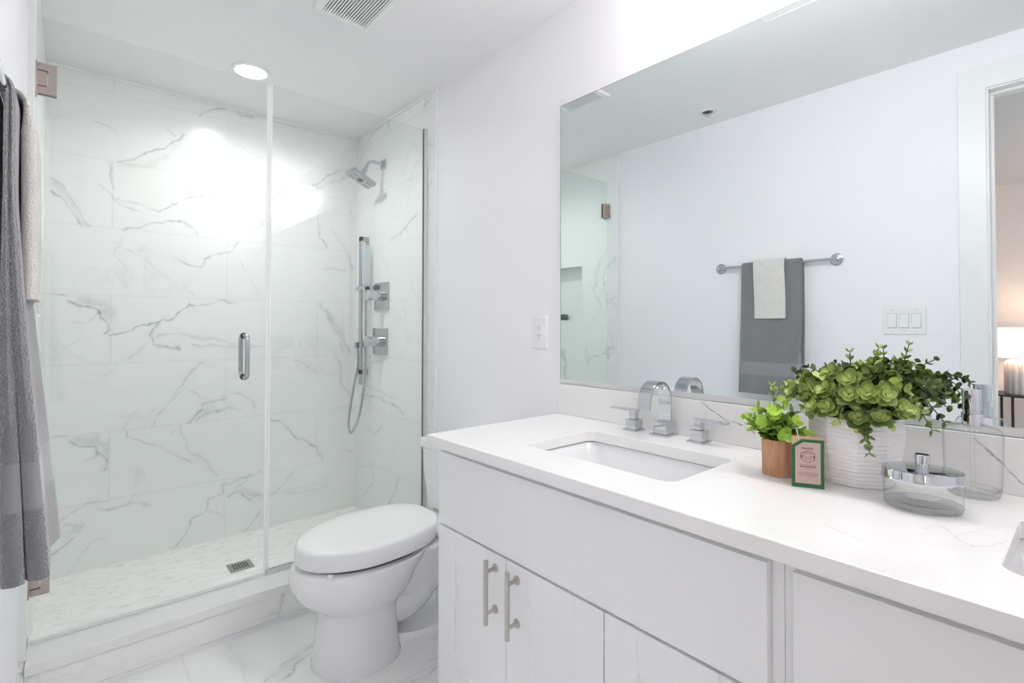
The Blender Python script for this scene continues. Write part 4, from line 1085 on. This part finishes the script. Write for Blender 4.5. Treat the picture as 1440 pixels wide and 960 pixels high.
# ------------------------------------------------------------------ faucet
FX, FY = 1.372, 0.871
t = thing('faucet', 'chrome widespread faucet with an arched ribbon spout and two lever handles', 'faucet', (FX, FY, CT))
s = MB()
s.box(FX - 0.031, FX + 0.031, FY - 0.031, FY + 0.031, CT, CT + 0.007)
pl = s.build('base_plate', M['chrome'], t, bevel=0.0015)
s = MB(); s.box(FX - 0.024, FX + 0.024, FY - 0.024, FY + 0.024, CT + 0.007, CT + 0.042)
s.build('base_block', M['chrome'], t, bevel=0.0015)
rad, zc_ = 0.0535, 0.9835
rx = FX + 0.008
pts = [(rx, FY, CT + 0.04), (rx, FY, CT + 0.07), (rx, FY, zc_ - 0.01)]
for k in range(0, 25):
    a = math.pi * k / 24
    pts.append((rx - rad + rad * math.cos(a), FY, zc_ + rad * 1.02 * math.sin(a)))
pts += [(rx - 2 * rad - 0.002, FY, zc_ - 0.012), (rx - 2 * rad - 0.005, FY, zc_ - 0.024)]
MB().sweep_rect(pts, 0.021, 0.0042, (0, 1, 0)).build('spout', M['chrome'], t, bevel=0.001, seg=1)
for sgn, y in ((1, 0.975), (-1, 0.752)):
    hx_ = 1.366
    h = MB(); h.box(hx_ - 0.026, hx_ + 0.026, y - 0.026, y + 0.026, CT, CT + 0.006)
    h.box(hx_ - 0.0195, hx_ + 0.0195, y - 0.0195, y + 0.0195, CT + 0.0055, CT + 0.036)
    hd = h.build('handle', M['chrome'], t, bevel=0.0012)
    h = MB()
    h.box(hx_ - 0.011, hx_ + 0.011, y - 0.011, y + 0.011, CT + 0.036, CT + 0.062)
    a, e = (y - 0.016, y + 0.084)
    if sgn < 0: a, e = (y - 0.084, y + 0.016)
    h.box(hx_ - 0.0125, hx_ + 0.0125, a, e, CT + 0.061, CT + 0.067)
    h.build('lever', M['chrome'], hd, bevel=0.001)

# ------------------------------------------------------------------ mirror, outlet, switches
t = thing('mirror', 'large frameless wall mirror above the vanity', 'mirror', (XM, 0.35, 1.0018))
MB().box(XM, XR - 0.0005, -0.66, 1.351, 1.0018, 2.0541).build('mirror_glass', M['mirror'], t)
e = MB(); e.box(XM - 0.0004, XR - 0.0003, 1.351, 1.3522, 1.0018, 2.0545); e.box(XM - 0.0004, XR - 0.0003, -0.66, 1.3522, 2.0541, 2.0551)
e.build('polished_edge', M['darkgrey'], t)
e = MB(); e.box(XM - 0.0035, XR - 0.0003, -0.66, 1.352, 0.988, 1.0018); e.box(XM - 0.0035, XM - 0.001, -0.66, 1.352, 1.0018, 1.005)
e.build('bottom_channel', M['plastic2'], t)

oy, oz = 1.469, 1.181
t = thing('outlet', 'white duplex electrical outlet left of the mirror', 'outlet', (XR, oy, oz))
MB().box(XR - 0.006, XR, oy - 0.044, oy + 0.044, oz - 0.064, oz + 0.064).build('cover_plate', M['plastic'], t, bevel=0.003)
MB().box(XR - 0.0075, XR - 0.005, oy - 0.017, oy + 0.017, oz - 0.034, oz + 0.034).build('receptacle', M['plastic'], t, bevel=0.001)
g = MB()
for dz in (-0.0165, 0.0165):
    for dy_, hh_ in ((0.0063, 0.0042), (-0.0063, 0.0036)): g.box(XR - 0.008, XR - 0.0072, oy + dy_ - 0.0012, oy + dy_ + 0.0012, oz + dz + 0.0005, oz + dz + 0.0005 + 2 * hh_)
    g.cyl((XR - 0.008, oy, oz + dz - 0.0055), (XR - 0.0072, oy, oz + dz - 0.0055), 0.0025, seg=10)
g.build('socket_slot', M['darkgrey'], t)
for dz in (-0.049, 0.049): MB().cyl((XR - 0.0066, oy, oz + dz), (XR - 0.0058, oy, oz + dz), 0.003, seg=12).build('cover_screw', M['plastic2'], t)

sy, sz = 0.592, 1.232
t = thing('switch_plate', 'white three gang rocker switch plate by the doorway', 'light switch', (XL, sy, sz))
MB().box(XL, XL + 0.006, sy - 0.082, sy + 0.082, sz - 0.063, sz + 0.063).build('cover_plate', M['plastic'], t, bevel=0.003)
for k in (-1, 0, 1):
    y = sy + k * 0.046
    f = MB(); f.box(XL + 0.005, XL + 0.0072, y - 0.0185, y + 0.0185, sz - 0.035, sz + 0.035)
    f.build('switch_frame', M['plastic2'], t)
    f = MB(); f.prism([(XL + 0.006, y - 0.0165, sz - 0.033), (XL + 0.0125, y - 0.0165, sz - 0.031), (XL + 0.009, y - 0.0165, sz), (XL + 0.0075, y - 0.0165, sz + 0.032), (XL + 0.006, y - 0.0165, sz + 0.033)], (0, 0, 0), (0, 0.033, 0))
    f.build('rocker', M['plastic'], t)
for k in (-1, 0, 1):
    for dz in (-0.052, 0.052): MB().cyl((XL + 0.0055, sy + k * 0.046, sz + dz), (XL + 0.0068, sy + k * 0.046, sz + dz), 0.003, seg=10).build('cover_screw', M['plastic2'], t)

# ------------------------------------------------------------------ towel bar and towels
BXX, BZ = -0.080, 1.548
t = thing('towel_bar', 'chrome towel bar with round end flanges on the left wall', 'towel bar', (XL, 1.17, BZ))
MB().cyl((BXX, 0.868, BZ), (BXX, 1.478, BZ), 0.0085, seg=20).build('bar', M['chrome'], t)
for y in (0.868, 1.478):
    MB().tube([(XL, y, BZ), (XL + 0.006, y, BZ), (XL + 0.0095, y, BZ)], [0.031, 0.031, 0.026], seg=36).build('flange', M['chrome'], t)
    MB().tube([(XL + 0.008, y, BZ), (BXX + 0.010, y, BZ)], [0.0115, 0.0115], seg=20).build('post', M['chrome'], t)

def towel(name, y0, y1, path, thick, material, label, seed, layers=1, flare=0.0, rip=0.0):
    """a folded cloth slab carried over the bar along path = [(x, z)]; thick(s) gives its half thickness"""
    P = catmull([(x, 0, z) for x, z in path], 8)
    L = [0.0]
    for a, b in zip(P, P[1:]): L.append(L[-1] + (b - a).length)
    rnd = random.Random(seed)
    ph = [rnd.uniform(0, 6.28) for _ in range(6)]
    mb = MB()
    nseg = 30
    for ly in range(layers):
        loops = []
        for i, p in enumerate(P):
            s = L[i] / L[-1]
            tg = (P[min(i + 1, len(P) - 1)] - P[max(i - 1, 0)]).normalized()
            nn = Vector((tg.z, 0, -tg.x))
            if nn.length < 1e-6: nn = Vector((1, 0, 0))
            drop = max(0.0, (BZ - p.z) / 0.7) * (1 if s < 0.6 else 0.15)
            h = thick(s) / layers
            off = -thick(s) + h * (2 * ly + 1)
            e0 = y0 + 0.004 * math.sin(5 * s + ph[0] + ly) - flare * drop * 0.3 + ly * 0.004
            e1 = y1 + 0.005 * math.sin(4 * s + ph[1] + ly * 2) + flare * drop - ly * 0.005
            ring = []
            q = min(h * 0.95, 0.012)
            up = [0.0, 0.02, 0.06] + [0.06 + 0.88 * k / (nseg // 2 - 6) for k in range(1, nseg // 2 - 6)] + [0.94, 0.98, 1.0]
            def wob(u):
                return rip * drop * (math.sin(9 * u + ph[2]) * 0.6 + math.sin(17 * u + ph[3] + 2 * s) * 0.4)
            for u in up:
                ed = min(u, 1 - u) * (e1 - e0)
                k = min(1.0, math.sqrt(max(0.0, 1 - (1 - min(1, ed / q)) ** 2)))
                ring.append((e0 + (e1 - e0) * u, off + h * k + wob(u)))
            for u in reversed(up[1:-1]):
                ed = min(u, 1 - u) * (e1 - e0)
                k = min(1.0, math.sqrt(max(0.0, 1 - (1 - min(1, ed / q)) ** 2)))
                ring.append((e0 + (e1 - e0) * u, off - h * k + wob(u)))
            loops.append([p + nn * d + Vector((0, y, 0)) for y, d in ring])
        mb.loft(loops)
    o = mb.build(name, material, smooth=True, ang=70, base=((y0 and -0.05), (y0 + y1) / 2, min(p.z for p in P)))
    tag(o, label, 'towel')
    return o
towel('bath_towel', 1.02, 1.338, [(-0.044, 0.832), (-0.052, 1.0), (-0.062, 1.2), (-0.0685, 1.4), (-0.0695, 1.52), (-0.071, 1.552), (-0.080, 1.5635), (-0.091, 1.552), (-0.0975, 1.52), (-0.1005, 1.3), (-0.1015, 0.862)],
      lambda s: max(0.0062, 0.027 - 0.052 * s) if s < 0.47 else 0.0062, M['terry_grey'], 'grey terry bath towel hanging folded over the towel bar', 3, layers=2, flare=0.014, rip=0.009)
towel('hand_towel', 1.098, 1.262, [(-0.050, 1.248), (-0.0505, 1.35), (-0.052, 1.47), (-0.054, 1.545), (-0.061, 1.571), (-0.080, 1.578), (-0.097, 1.571), (-0.1045, 1.548), (-0.1055, 1.52), (-0.1055, 1.49)],
      lambda s: 0.0095 if s < 0.6 else max(0.0035, 0.0095 - (s - 0.6) * 0.06), M['terry_white'], 'small cream white towel draped over the grey towel', 5, layers=1, flare=0.004, rip=0.003)

# ================================================================== THINGS ON THE COUNTER
def leaf(verts, faces, tones, c, n, d, r, cup, tone, ratio=1.0):
    """one round cupped leaf: c base point, d growth direction, n its normal"""
    d = d.normalized(); s = d.cross(n).normalized(); n = s.cross(d).normalized()
    i0 = len(verts)
    ctr = c + d * r * 1.0
    verts.append(ctr - n * cup * r)
    K = 9
    for k in range(K):
        a = 2 * math.pi * k / K
        x, y = math.cos(a), math.sin(a) * ratio
        tip = 1.12 if k == 0 else 1.0
        verts.append(ctr + d * (r * x * tip) + s * (r * y) + n * (cup * r * 0.55 * (x * x * 0.6 + y * y)))
    for k in range(K):
        faces.append((i0, i0 + 1 + k, i0 + 1 + (k + 1) % K)); tones.append(tone * (0.86 + 0.14 * ((k * 5) % 3) / 2))

def leaf_mesh(name, verts, faces, tones, material, parent):
    off = parent.location
    me = bpy.data.meshes.new(name)
    me.from_pydata([tuple(v - off) for v in verts], [], faces)
    at = me.attributes.new('tone', 'FLOAT', 'FACE')
    at.data.foreach_set('value', np.array(tones, dtype=np.float32))
    for f in me.polygons: f.use_smooth = True
    me.materials.append(material)
    o = bpy.data.objects.new(name, me); COL.objects.link(o); o.parent = parent
    return o

def sprig(V, Fc, T, stems, rnd, pts, nodes, r0, r1, t0, t1, srad=0.0012, cup=0.35, pair=2, ratio=1.0, spread=0.9, xmax=1.403):
    path = catmull(pts, 6)
    Ls = [0.0]
    for a, b in zip(path, path[1:]): Ls.append(Ls[-1] + (b - a).length)
    for p in path: p.x = min(p.x, xmax)
    stems.tube(path, srad, seg=5)
    rot = rnd.uniform(0, 6.28)
    for k in range(nodes):
        u = 0.12 + 0.88 * k / max(1, nodes - 1)
        s = u * Ls[-1]
        i = max(j for j in range(len(Ls)) if Ls[j] <= s + 1e-9); i = min(i, len(path) - 2)
        f = (s - Ls[i]) / max(1e-6, Ls[i + 1] - Ls[i])
        p = path[i].lerp(path[i + 1], min(1, f)); tg = (path[i + 1] - path[i]).normalized()
        a0 = tg.orthogonal().normalized(); b0 = tg.cross(a0)
        r = r0 + (r1 - r0) * u
        rot += math.pi / 2 + rnd.uniform(-0.35, 0.35)
        for j in range(pair):
            a = rot + 2 * math.pi * j / pair
            out = a0 * math.cos(a) + b0 * math.sin(a)
            d = (out * spread + tg * (0.45 + 0.5 * u) + Vector((0, 0, rnd.uniform(-0.1, 0.3)))).normalized()
            n = (tg * 1.0 - out * 0.35 + Vector((rnd.uniform(-.25, .25), rnd.uniform(-.25, .25), 0.35))).normalized()
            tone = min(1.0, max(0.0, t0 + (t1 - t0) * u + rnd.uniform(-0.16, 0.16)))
            q = p.copy()
            if q.x + d.x * 2 * r > xmax: d.x = -abs(d.x) * 0.4; d.normalize()
            leaf(V, Fc, T, q, n, d, r * rnd.uniform(0.85, 1.15), cup, tone, ratio)

# ---- large potted eucalyptus
PX, PY = 1.294, 0.349
t = thing('potted_plant', 'bushy green eucalyptus plant in a ribbed white faceted pot', 'potted plant', (PX, PY, CT))
NF = 10
def facet(a, z):
    k = math.pi / NF; b = (a + math.radians(18)) % (2 * k) - k
    return math.cos(k) / math.cos(b)
prof = []
steps = 136
H = 0.142
rndp = random.Random(2)
ribs = 17
for i in range(steps + 1):
    u = i / steps; z = CT + H * u
    r = 0.070 + 0.022 * math.sin(min(1, u * 1.02) * math.pi * 0.56) - 0.003 * u * u
    rib = 0.0008 * math.sin(2 * math.pi * ribs * u)
    if i == 0: r -= 0.004
    prof.append((r + rib, z))
rt = prof[-1][0]
def potmod(a, z):
    u = (z - CT) / H
    wig = 0.0035 * math.sin(3 * a + 9 * u) * math.sin(40 * u + 2 * a)
    return facet(a, z) * (1 + wig * 0.6)
full = prof + [(rt - 0.003, CT + H + 0.0012), (rt - 0.008, CT + H), (rt - 0.011, CT + H - 0.02), (0.058, CT + H - 0.03)]
MB().lathe(full, PX, PY, seg=120, mod=potmod).build('pot', M['pot'], t, ang=27)
MB().lathe([(rt - 0.011, CT + H - 0.03), (rt - 0.013, CT + H - 0.018), (0.03, CT + H - 0.012)], PX, PY, seg=40).build('soil', M['soil'], t)
rnd = random.Random(11)
V, Fc, T = [], [], []; stems = MB()
top = CT + H
base = Vector((PX, PY, top - 0.015))
# dense low dome
for k in range(86):
    a = rnd.uniform(0, 2 * math.pi); rr_ = math.sqrt(rnd.random())
    b = base + Vector((math.cos(a) * 0.05 * rr_, math.sin(a) * 0.06 * rr_, 0))
    ly, lx = 0.112, 0.085
    e = Vector((PX - 0.012 + math.cos(a) * lx * rr_ * 1.1, PY + 0.005 + math.sin(a) * ly * rr_ * 1.05, top + 0.035 + 0.055 * (1 - rr_ ** 2) + rnd.uniform(-0.012, 0.02)))
    mid = b.lerp(e, 0.5) + Vector((0, 0, 0.022))
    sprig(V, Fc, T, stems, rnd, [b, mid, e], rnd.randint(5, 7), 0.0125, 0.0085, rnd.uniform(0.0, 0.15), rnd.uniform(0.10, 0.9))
# reaching sprigs: (dx, dy, dz) of the tip from the pot rim centre, bend height, nodes, tone
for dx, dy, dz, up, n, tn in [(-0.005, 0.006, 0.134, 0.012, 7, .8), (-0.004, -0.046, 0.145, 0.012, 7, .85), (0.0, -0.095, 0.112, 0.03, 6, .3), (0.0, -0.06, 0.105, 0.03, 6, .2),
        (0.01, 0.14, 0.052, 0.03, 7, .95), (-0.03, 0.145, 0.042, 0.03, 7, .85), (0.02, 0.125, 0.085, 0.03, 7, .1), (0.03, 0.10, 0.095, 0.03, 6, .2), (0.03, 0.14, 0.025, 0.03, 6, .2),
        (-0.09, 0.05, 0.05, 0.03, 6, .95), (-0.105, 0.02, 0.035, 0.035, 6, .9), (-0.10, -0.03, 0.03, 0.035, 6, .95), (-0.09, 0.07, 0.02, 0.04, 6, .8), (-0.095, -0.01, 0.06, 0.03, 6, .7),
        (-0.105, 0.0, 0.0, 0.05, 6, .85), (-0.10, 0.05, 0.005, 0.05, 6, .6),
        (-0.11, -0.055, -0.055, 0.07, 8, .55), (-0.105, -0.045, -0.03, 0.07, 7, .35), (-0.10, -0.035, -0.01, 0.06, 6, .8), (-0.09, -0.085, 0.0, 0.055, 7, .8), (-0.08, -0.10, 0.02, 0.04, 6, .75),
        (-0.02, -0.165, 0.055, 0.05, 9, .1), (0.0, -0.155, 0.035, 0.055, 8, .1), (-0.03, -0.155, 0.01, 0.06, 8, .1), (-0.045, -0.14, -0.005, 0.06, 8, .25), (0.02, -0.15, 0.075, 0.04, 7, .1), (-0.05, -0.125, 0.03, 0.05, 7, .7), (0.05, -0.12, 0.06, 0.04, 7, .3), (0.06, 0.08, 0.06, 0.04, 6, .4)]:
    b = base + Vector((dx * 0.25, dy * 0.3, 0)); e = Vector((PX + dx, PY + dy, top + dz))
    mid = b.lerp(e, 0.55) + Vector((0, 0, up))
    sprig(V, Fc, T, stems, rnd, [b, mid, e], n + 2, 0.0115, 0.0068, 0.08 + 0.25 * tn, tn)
# open rosettes of larger pale leaves facing the room
for ox, oy, oz, r, tn in [(-0.088, 0.058, 0.055, .0175, .62), (-0.095, 0.028, 0.058, .0165, .75), (-0.10, -0.018, 0.052, .018, .6), (-0.108, 0.018, 0.024, .0165, .75), (-0.108, 0.044, 0.022, .0155, .8), (-0.085, -0.015, 0.082, .016, .7), (-0.095, -0.048, 0.058, .0165, .7),
        (-0.085, -0.075, 0.058, .0165, .75), (-0.10, -0.070, 0.012, .0155, .55), (-0.105, -0.035, 0.008, .016, .45), (-0.06, 0.085, 0.062, .0155, .8), (-0.07, -0.105, 0.03, .0155, .7), (-0.05, 0.03, 0.092, .0155, .7), (-0.06, 0.105, 0.045, .014, .85)]:
    c_ = Vector((PX + ox, PY + oy, top + oz))
    axd = Vector((-0.75 + rnd.uniform(-.2, .2), oy * 4 + rnd.uniform(-.25, .25), 0.55 + rnd.uniform(-.2, .2))).normalized()
    stems.tube([base + Vector((ox * .3, oy * .3, 0)), c_ - axd * 0.03 + Vector((0, 0, .005)), c_], 0.0012, seg=5)
    a0 = axd.orthogonal().normalized(); b0 = axd.cross(a0)
    for ring_, (cnt, rs, tilt) in enumerate(((5, 1.0, 0.25), (4, 0.72, 0.6), (3, 0.45, 1.1))):
        for k in range(cnt):
            a = 6.283 * (k + 0.5 * ring_) / cnt + rnd.uniform(-.15, .15)
            out = a0 * math.cos(a) + b0 * math.sin(a)
            dd = (out + axd * tilt).normalized()
            leaf(V, Fc, T, c_ + axd * (0.004 * ring_ - 0.004) + out * 0.002, (axd - out * tilt * 0.6).normalized(), dd, r * rs * 0.75, 0.3, min(1, max(0, tn - 0.25 + 0.2 * ring_ + rnd.uniform(-.1, .1))))
stems.build('stems', M['stem'], t)
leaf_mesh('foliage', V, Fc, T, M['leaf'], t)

# ---- small plant in a wooden cup
SX, SY = 1.2135, 0.4755
t = thing('potted_plant', 'small lime green plant in a round wooden cup', 'potted plant', (SX, SY, CT))
MB().lathe([(0.0325, CT), (0.0335, CT + 0.001), (0.0345, CT + 0.078), (0.0335, CT + 0.080), (0.030, CT + 0.080), (0.029, CT + 0.062)], SX, SY, seg=56).build('cup', M['wood'], t)
MB().lathe([(0.0295, CT + 0.06), (0.0295, CT + 0.070), (0.012, CT + 0.074)], SX, SY, seg=36).build('soil', M['soil'], t)
rnd = random.Random(21); V, Fc, T = [], [], []; stems = MB()
b0 = Vector((SX, SY, CT + 0.072))
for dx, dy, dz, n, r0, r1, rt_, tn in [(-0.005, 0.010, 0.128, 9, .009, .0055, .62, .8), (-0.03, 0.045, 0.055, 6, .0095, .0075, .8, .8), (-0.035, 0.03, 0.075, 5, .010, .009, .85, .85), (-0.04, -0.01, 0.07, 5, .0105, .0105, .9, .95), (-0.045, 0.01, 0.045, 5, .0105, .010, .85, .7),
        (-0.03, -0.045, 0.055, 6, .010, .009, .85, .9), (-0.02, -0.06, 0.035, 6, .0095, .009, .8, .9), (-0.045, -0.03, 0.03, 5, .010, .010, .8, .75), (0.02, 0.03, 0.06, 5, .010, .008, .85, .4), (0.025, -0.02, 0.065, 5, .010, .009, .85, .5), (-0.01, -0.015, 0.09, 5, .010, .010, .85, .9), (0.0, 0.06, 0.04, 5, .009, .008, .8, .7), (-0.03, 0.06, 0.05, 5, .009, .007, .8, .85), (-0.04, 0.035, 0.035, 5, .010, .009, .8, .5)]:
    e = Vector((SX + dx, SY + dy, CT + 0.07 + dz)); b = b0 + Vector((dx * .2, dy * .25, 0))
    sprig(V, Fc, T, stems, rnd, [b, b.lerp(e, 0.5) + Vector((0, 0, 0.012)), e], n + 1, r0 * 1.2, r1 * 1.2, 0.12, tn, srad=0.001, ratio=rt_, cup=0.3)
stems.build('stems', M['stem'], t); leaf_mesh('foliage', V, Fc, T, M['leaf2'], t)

# ---- green bordered tag card
A = Vector((1.1415, 0.4215, CT)); Bq = Vector((1.1675, 0.3685, CT))
ux_ = (Bq - A).normalized(); lean = Vector((0.95, 0.3, 0)).normalized()
upv = (Vector((0, 0, 1)) + lean * 0.10).normalized(); nf = ux_.cross(upv).normalized()
if nf.x > 0: nf = -nf
t = thing('tag_card', 'green bordered tag card with brown print leaning beside the wooden cup', 'card', (A + Bq) / 2)
Wd, Hd = (Bq - A).length, 0.098
def card(poly, d0, d1, name, material, parent):
    b = MB(); b.loft([[A + ux_ * x + upv * y + nf * d for x, y in poly] for d in (d0, d1)])
    return b.build(name, material, parent, smooth=False)
card([(0.0005, 0), (Wd - 0.0005, 0), (Wd - 0.0005, Hd + 0.006), (0.0005, Hd + 0.006)], -0.003, -0.0006, 'kraft_backing', M['kraft'], t)
cc = 0.019
card([(0, 0), (Wd, 0), (Wd, Hd), (cc, Hd), (0, Hd - cc * 0.72)], -0.0005, 0.0008, 'green_border', M['green'], t)
g0 = 0.0065
lb = card([(g0, g0 + 0.002), (Wd - g0, g0 + 0.002), (Wd - g0, Hd - 0.006), (cc + 0.002, Hd - 0.006), (g0, Hd - cc * 0.72 - 0.003)], 0.0009, 0.0012, 'label', M['label'], t)
ink = MB()
def bar_(x0, x1, y, h):
    ink.loft([[A + ux_ * x + upv * yy + nf * d for x, yy in ((x0, y), (x1, y), (x1, y + h), (x0, y + h))] for d in (0.0012, 0.00135)])
cxm = Wd / 2
for y, hw, h in ((0.081, 0.010, 0.0007), (0.0785, 0.011, 0.0016), (0.0455, 0.015, 0.0007), (0.0415, 0.0145, 0.0022), (0.0385, 0.007, 0.0006), (0.030, 0.018, 0.0007), (0.0277, 0.0195, 0.0006), (0.0255, 0.0185, 0.0006), (0.0232, 0.015, 0.0006), (0.018, 0.003, 0.0006)):
    k = 0; x = cxm - hw
    rr2 = random.Random(int(y * 1e4))
    while x < cxm + hw - 0.0005:
        L_ = rr2.uniform(0.0012, 0.0045); bar_(x, min(x + L_, cxm + hw), y, h); x += L_ + 0.0007
hexp = [(0, .0125), (.0125, .007), (.0125, -.005), (0, -.0115), (-.0125, -.005), (-.0125, .007)]
def ln(p, q, h=0.0005):
    P0, P1 = Vector((*p, 0)), Vector((*q, 0)); d = (P1 - P0).normalized(); nn = Vector((-d.y, d.x, 0)) * h
    qs = [P0 + nn, P1 + nn, P1 - nn, P0 - nn]
    ink.loft([[A + ux_ * (cxm + v.x) + upv * (0.0625 + v.y) + nf * dd for v in qs] for dd in (0.0012, 0.00135)])
for p, q in zip(hexp, hexp[1:] + hexp[:1]): ln(p, q)
for p, q in (((-.009, .003), (0, -.001)), ((0, -.001), (.009, .003)), ((-.009, -.001), (0, -.005)), ((0, -.005), (.009, -.001)), ((-.008, .006), (0, .009)), ((0, .009), (.008, .006))): ln(p, q, 0.0004)
for sx_ in (-1, 1): ln((sx_ * .0128, .0005), (sx_ * .0098, .0005), 0.0022)
ink.build('print', M['ink'], lb, smooth=False)
hole = A + ux_ * 0.013 + upv * (Hd - 0.002) + nf * 0.001
MB().tube(catmull([hole + nf * 0.001, hole + Vector((0.002, 0.003, 0.012)), hole + Vector((0.012, 0.010, 0.022)), Vector((SX - 0.02, SY - 0.03, CT + 0.107))], 5), 0.0009, seg=6).build('string', M['string'], t)

# ---- oval glass jar with chrome lid
JX, JY, JA = 1.190, 0.214, math.radians(-63)
def oval(b, prof, seg=64, caps=True): return b.lathe(prof, JX, JY, seg=seg, sx=0.0615, sy=0.052, ang=JA, caps=caps)
t = thing('glass_jar', 'low oval clear glass jar with a knobbed chrome lid', 'jar', (JX, JY, CT))
oval(MB(), [(0.93, CT + 0.0125), (0.965, CT + 0.016), (0.97, CT + 0.056)], caps=False).build('glass_body', M['jar'], t)
oval(MB(), [(0.0, CT + 0.0005), (0.86, CT + 0.0005), (0.94, CT + 0.003), (0.97, CT + 0.009), (0.93, CT + 0.0125), (0.80, CT + 0.012), (0.6, CT + 0.0075), (0.0, CT + 0.0065)]).build('glass_base', M['jarbase2'], t)
lidj = oval(MB(), [(0.98, CT + 0.053), (1.025, CT + 0.053), (1.03, CT + 0.055), (1.01, CT + 0.057), (1.0, CT + 0.058), (1.0, CT + 0.0695), (0.985, CT + 0.071), (0.96, CT + 0.0713), (0.5, CT + 0.0718), (0.0, CT + 0.0718)]).build('lid', M['chrome'], t, ang=30)
MB().lathe([(0.0105, CT + 0.0715), (0.0105, CT + 0.083), (0.0098, CT + 0.0834), (0.0098, CT + 0.0846), (0.0115, CT + 0.085), (0.0115, CT + 0.097), (0.0105, CT + 0.098), (0.004, CT + 0.0982)], JX, JY, seg=32).build('knob', M['chrome'], lidj, ang=30)

# ---- clear glass soap bottle with chrome pump
QX, QY = 1.353, 0.164
t = thing('soap_bottle', 'clear glass pump bottle with a chrome top beside the white pot', 'soap dispenser', (QX, QY, CT))
body = [(0.0425, CT + 0.016), (0.0435, CT + 0.03), (0.0455, CT + 0.09), (0.0460, CT + 0.118), (0.0445, CT + 0.128), (0.040, CT + 0.1345), (0.029, CT + 0.138), (0.0165, CT + 0.140), (0.015, CT + 0.143)]
MB().lathe(body, QX, QY, seg=64, caps=False).build('glass_body', M['jar'], t)
MB().lathe([(0.0, CT + 0.0006), (0.036, CT + 0.0006), (0.040, CT + 0.004), (0.0425, CT + 0.016), (0.039, CT + 0.0155), (0.034, CT + 0.0095), (0.0, CT + 0.0085)], QX, QY, seg=64).build('glass_base', M['jarbase2'], t)
MB().cyl((QX, QY, CT + 0.02), (QX, QY, CT + 0.139), 0.0036, seg=14).build('dip_tube', M['jar'], t)
pu = MB().lathe([(0.0155, CT + 0.138), (0.0165, CT + 0.1395), (0.0165, CT + 0.160), (0.0158, CT + 0.1615), (0.0138, CT + 0.162), (0.0138, CT + 0.168), (0.0148, CT + 0.1685), (0.0148, CT + 0.206), (0.0137, CT + 0.2085), (0.005, CT + 0.209)], QX, QY, seg=40).build('pump', M['chrome'], t, ang=30)
dq = Vector((-0.97, 0.22, 0)).normalized()
q0 = Vector((QX, QY, CT + 0.196)) + dq * 0.0135
MB().cyl(q0, q0 + dq * 0.006, 0.0048, seg=16).build('nozzle', M['darkgrey'], pu)
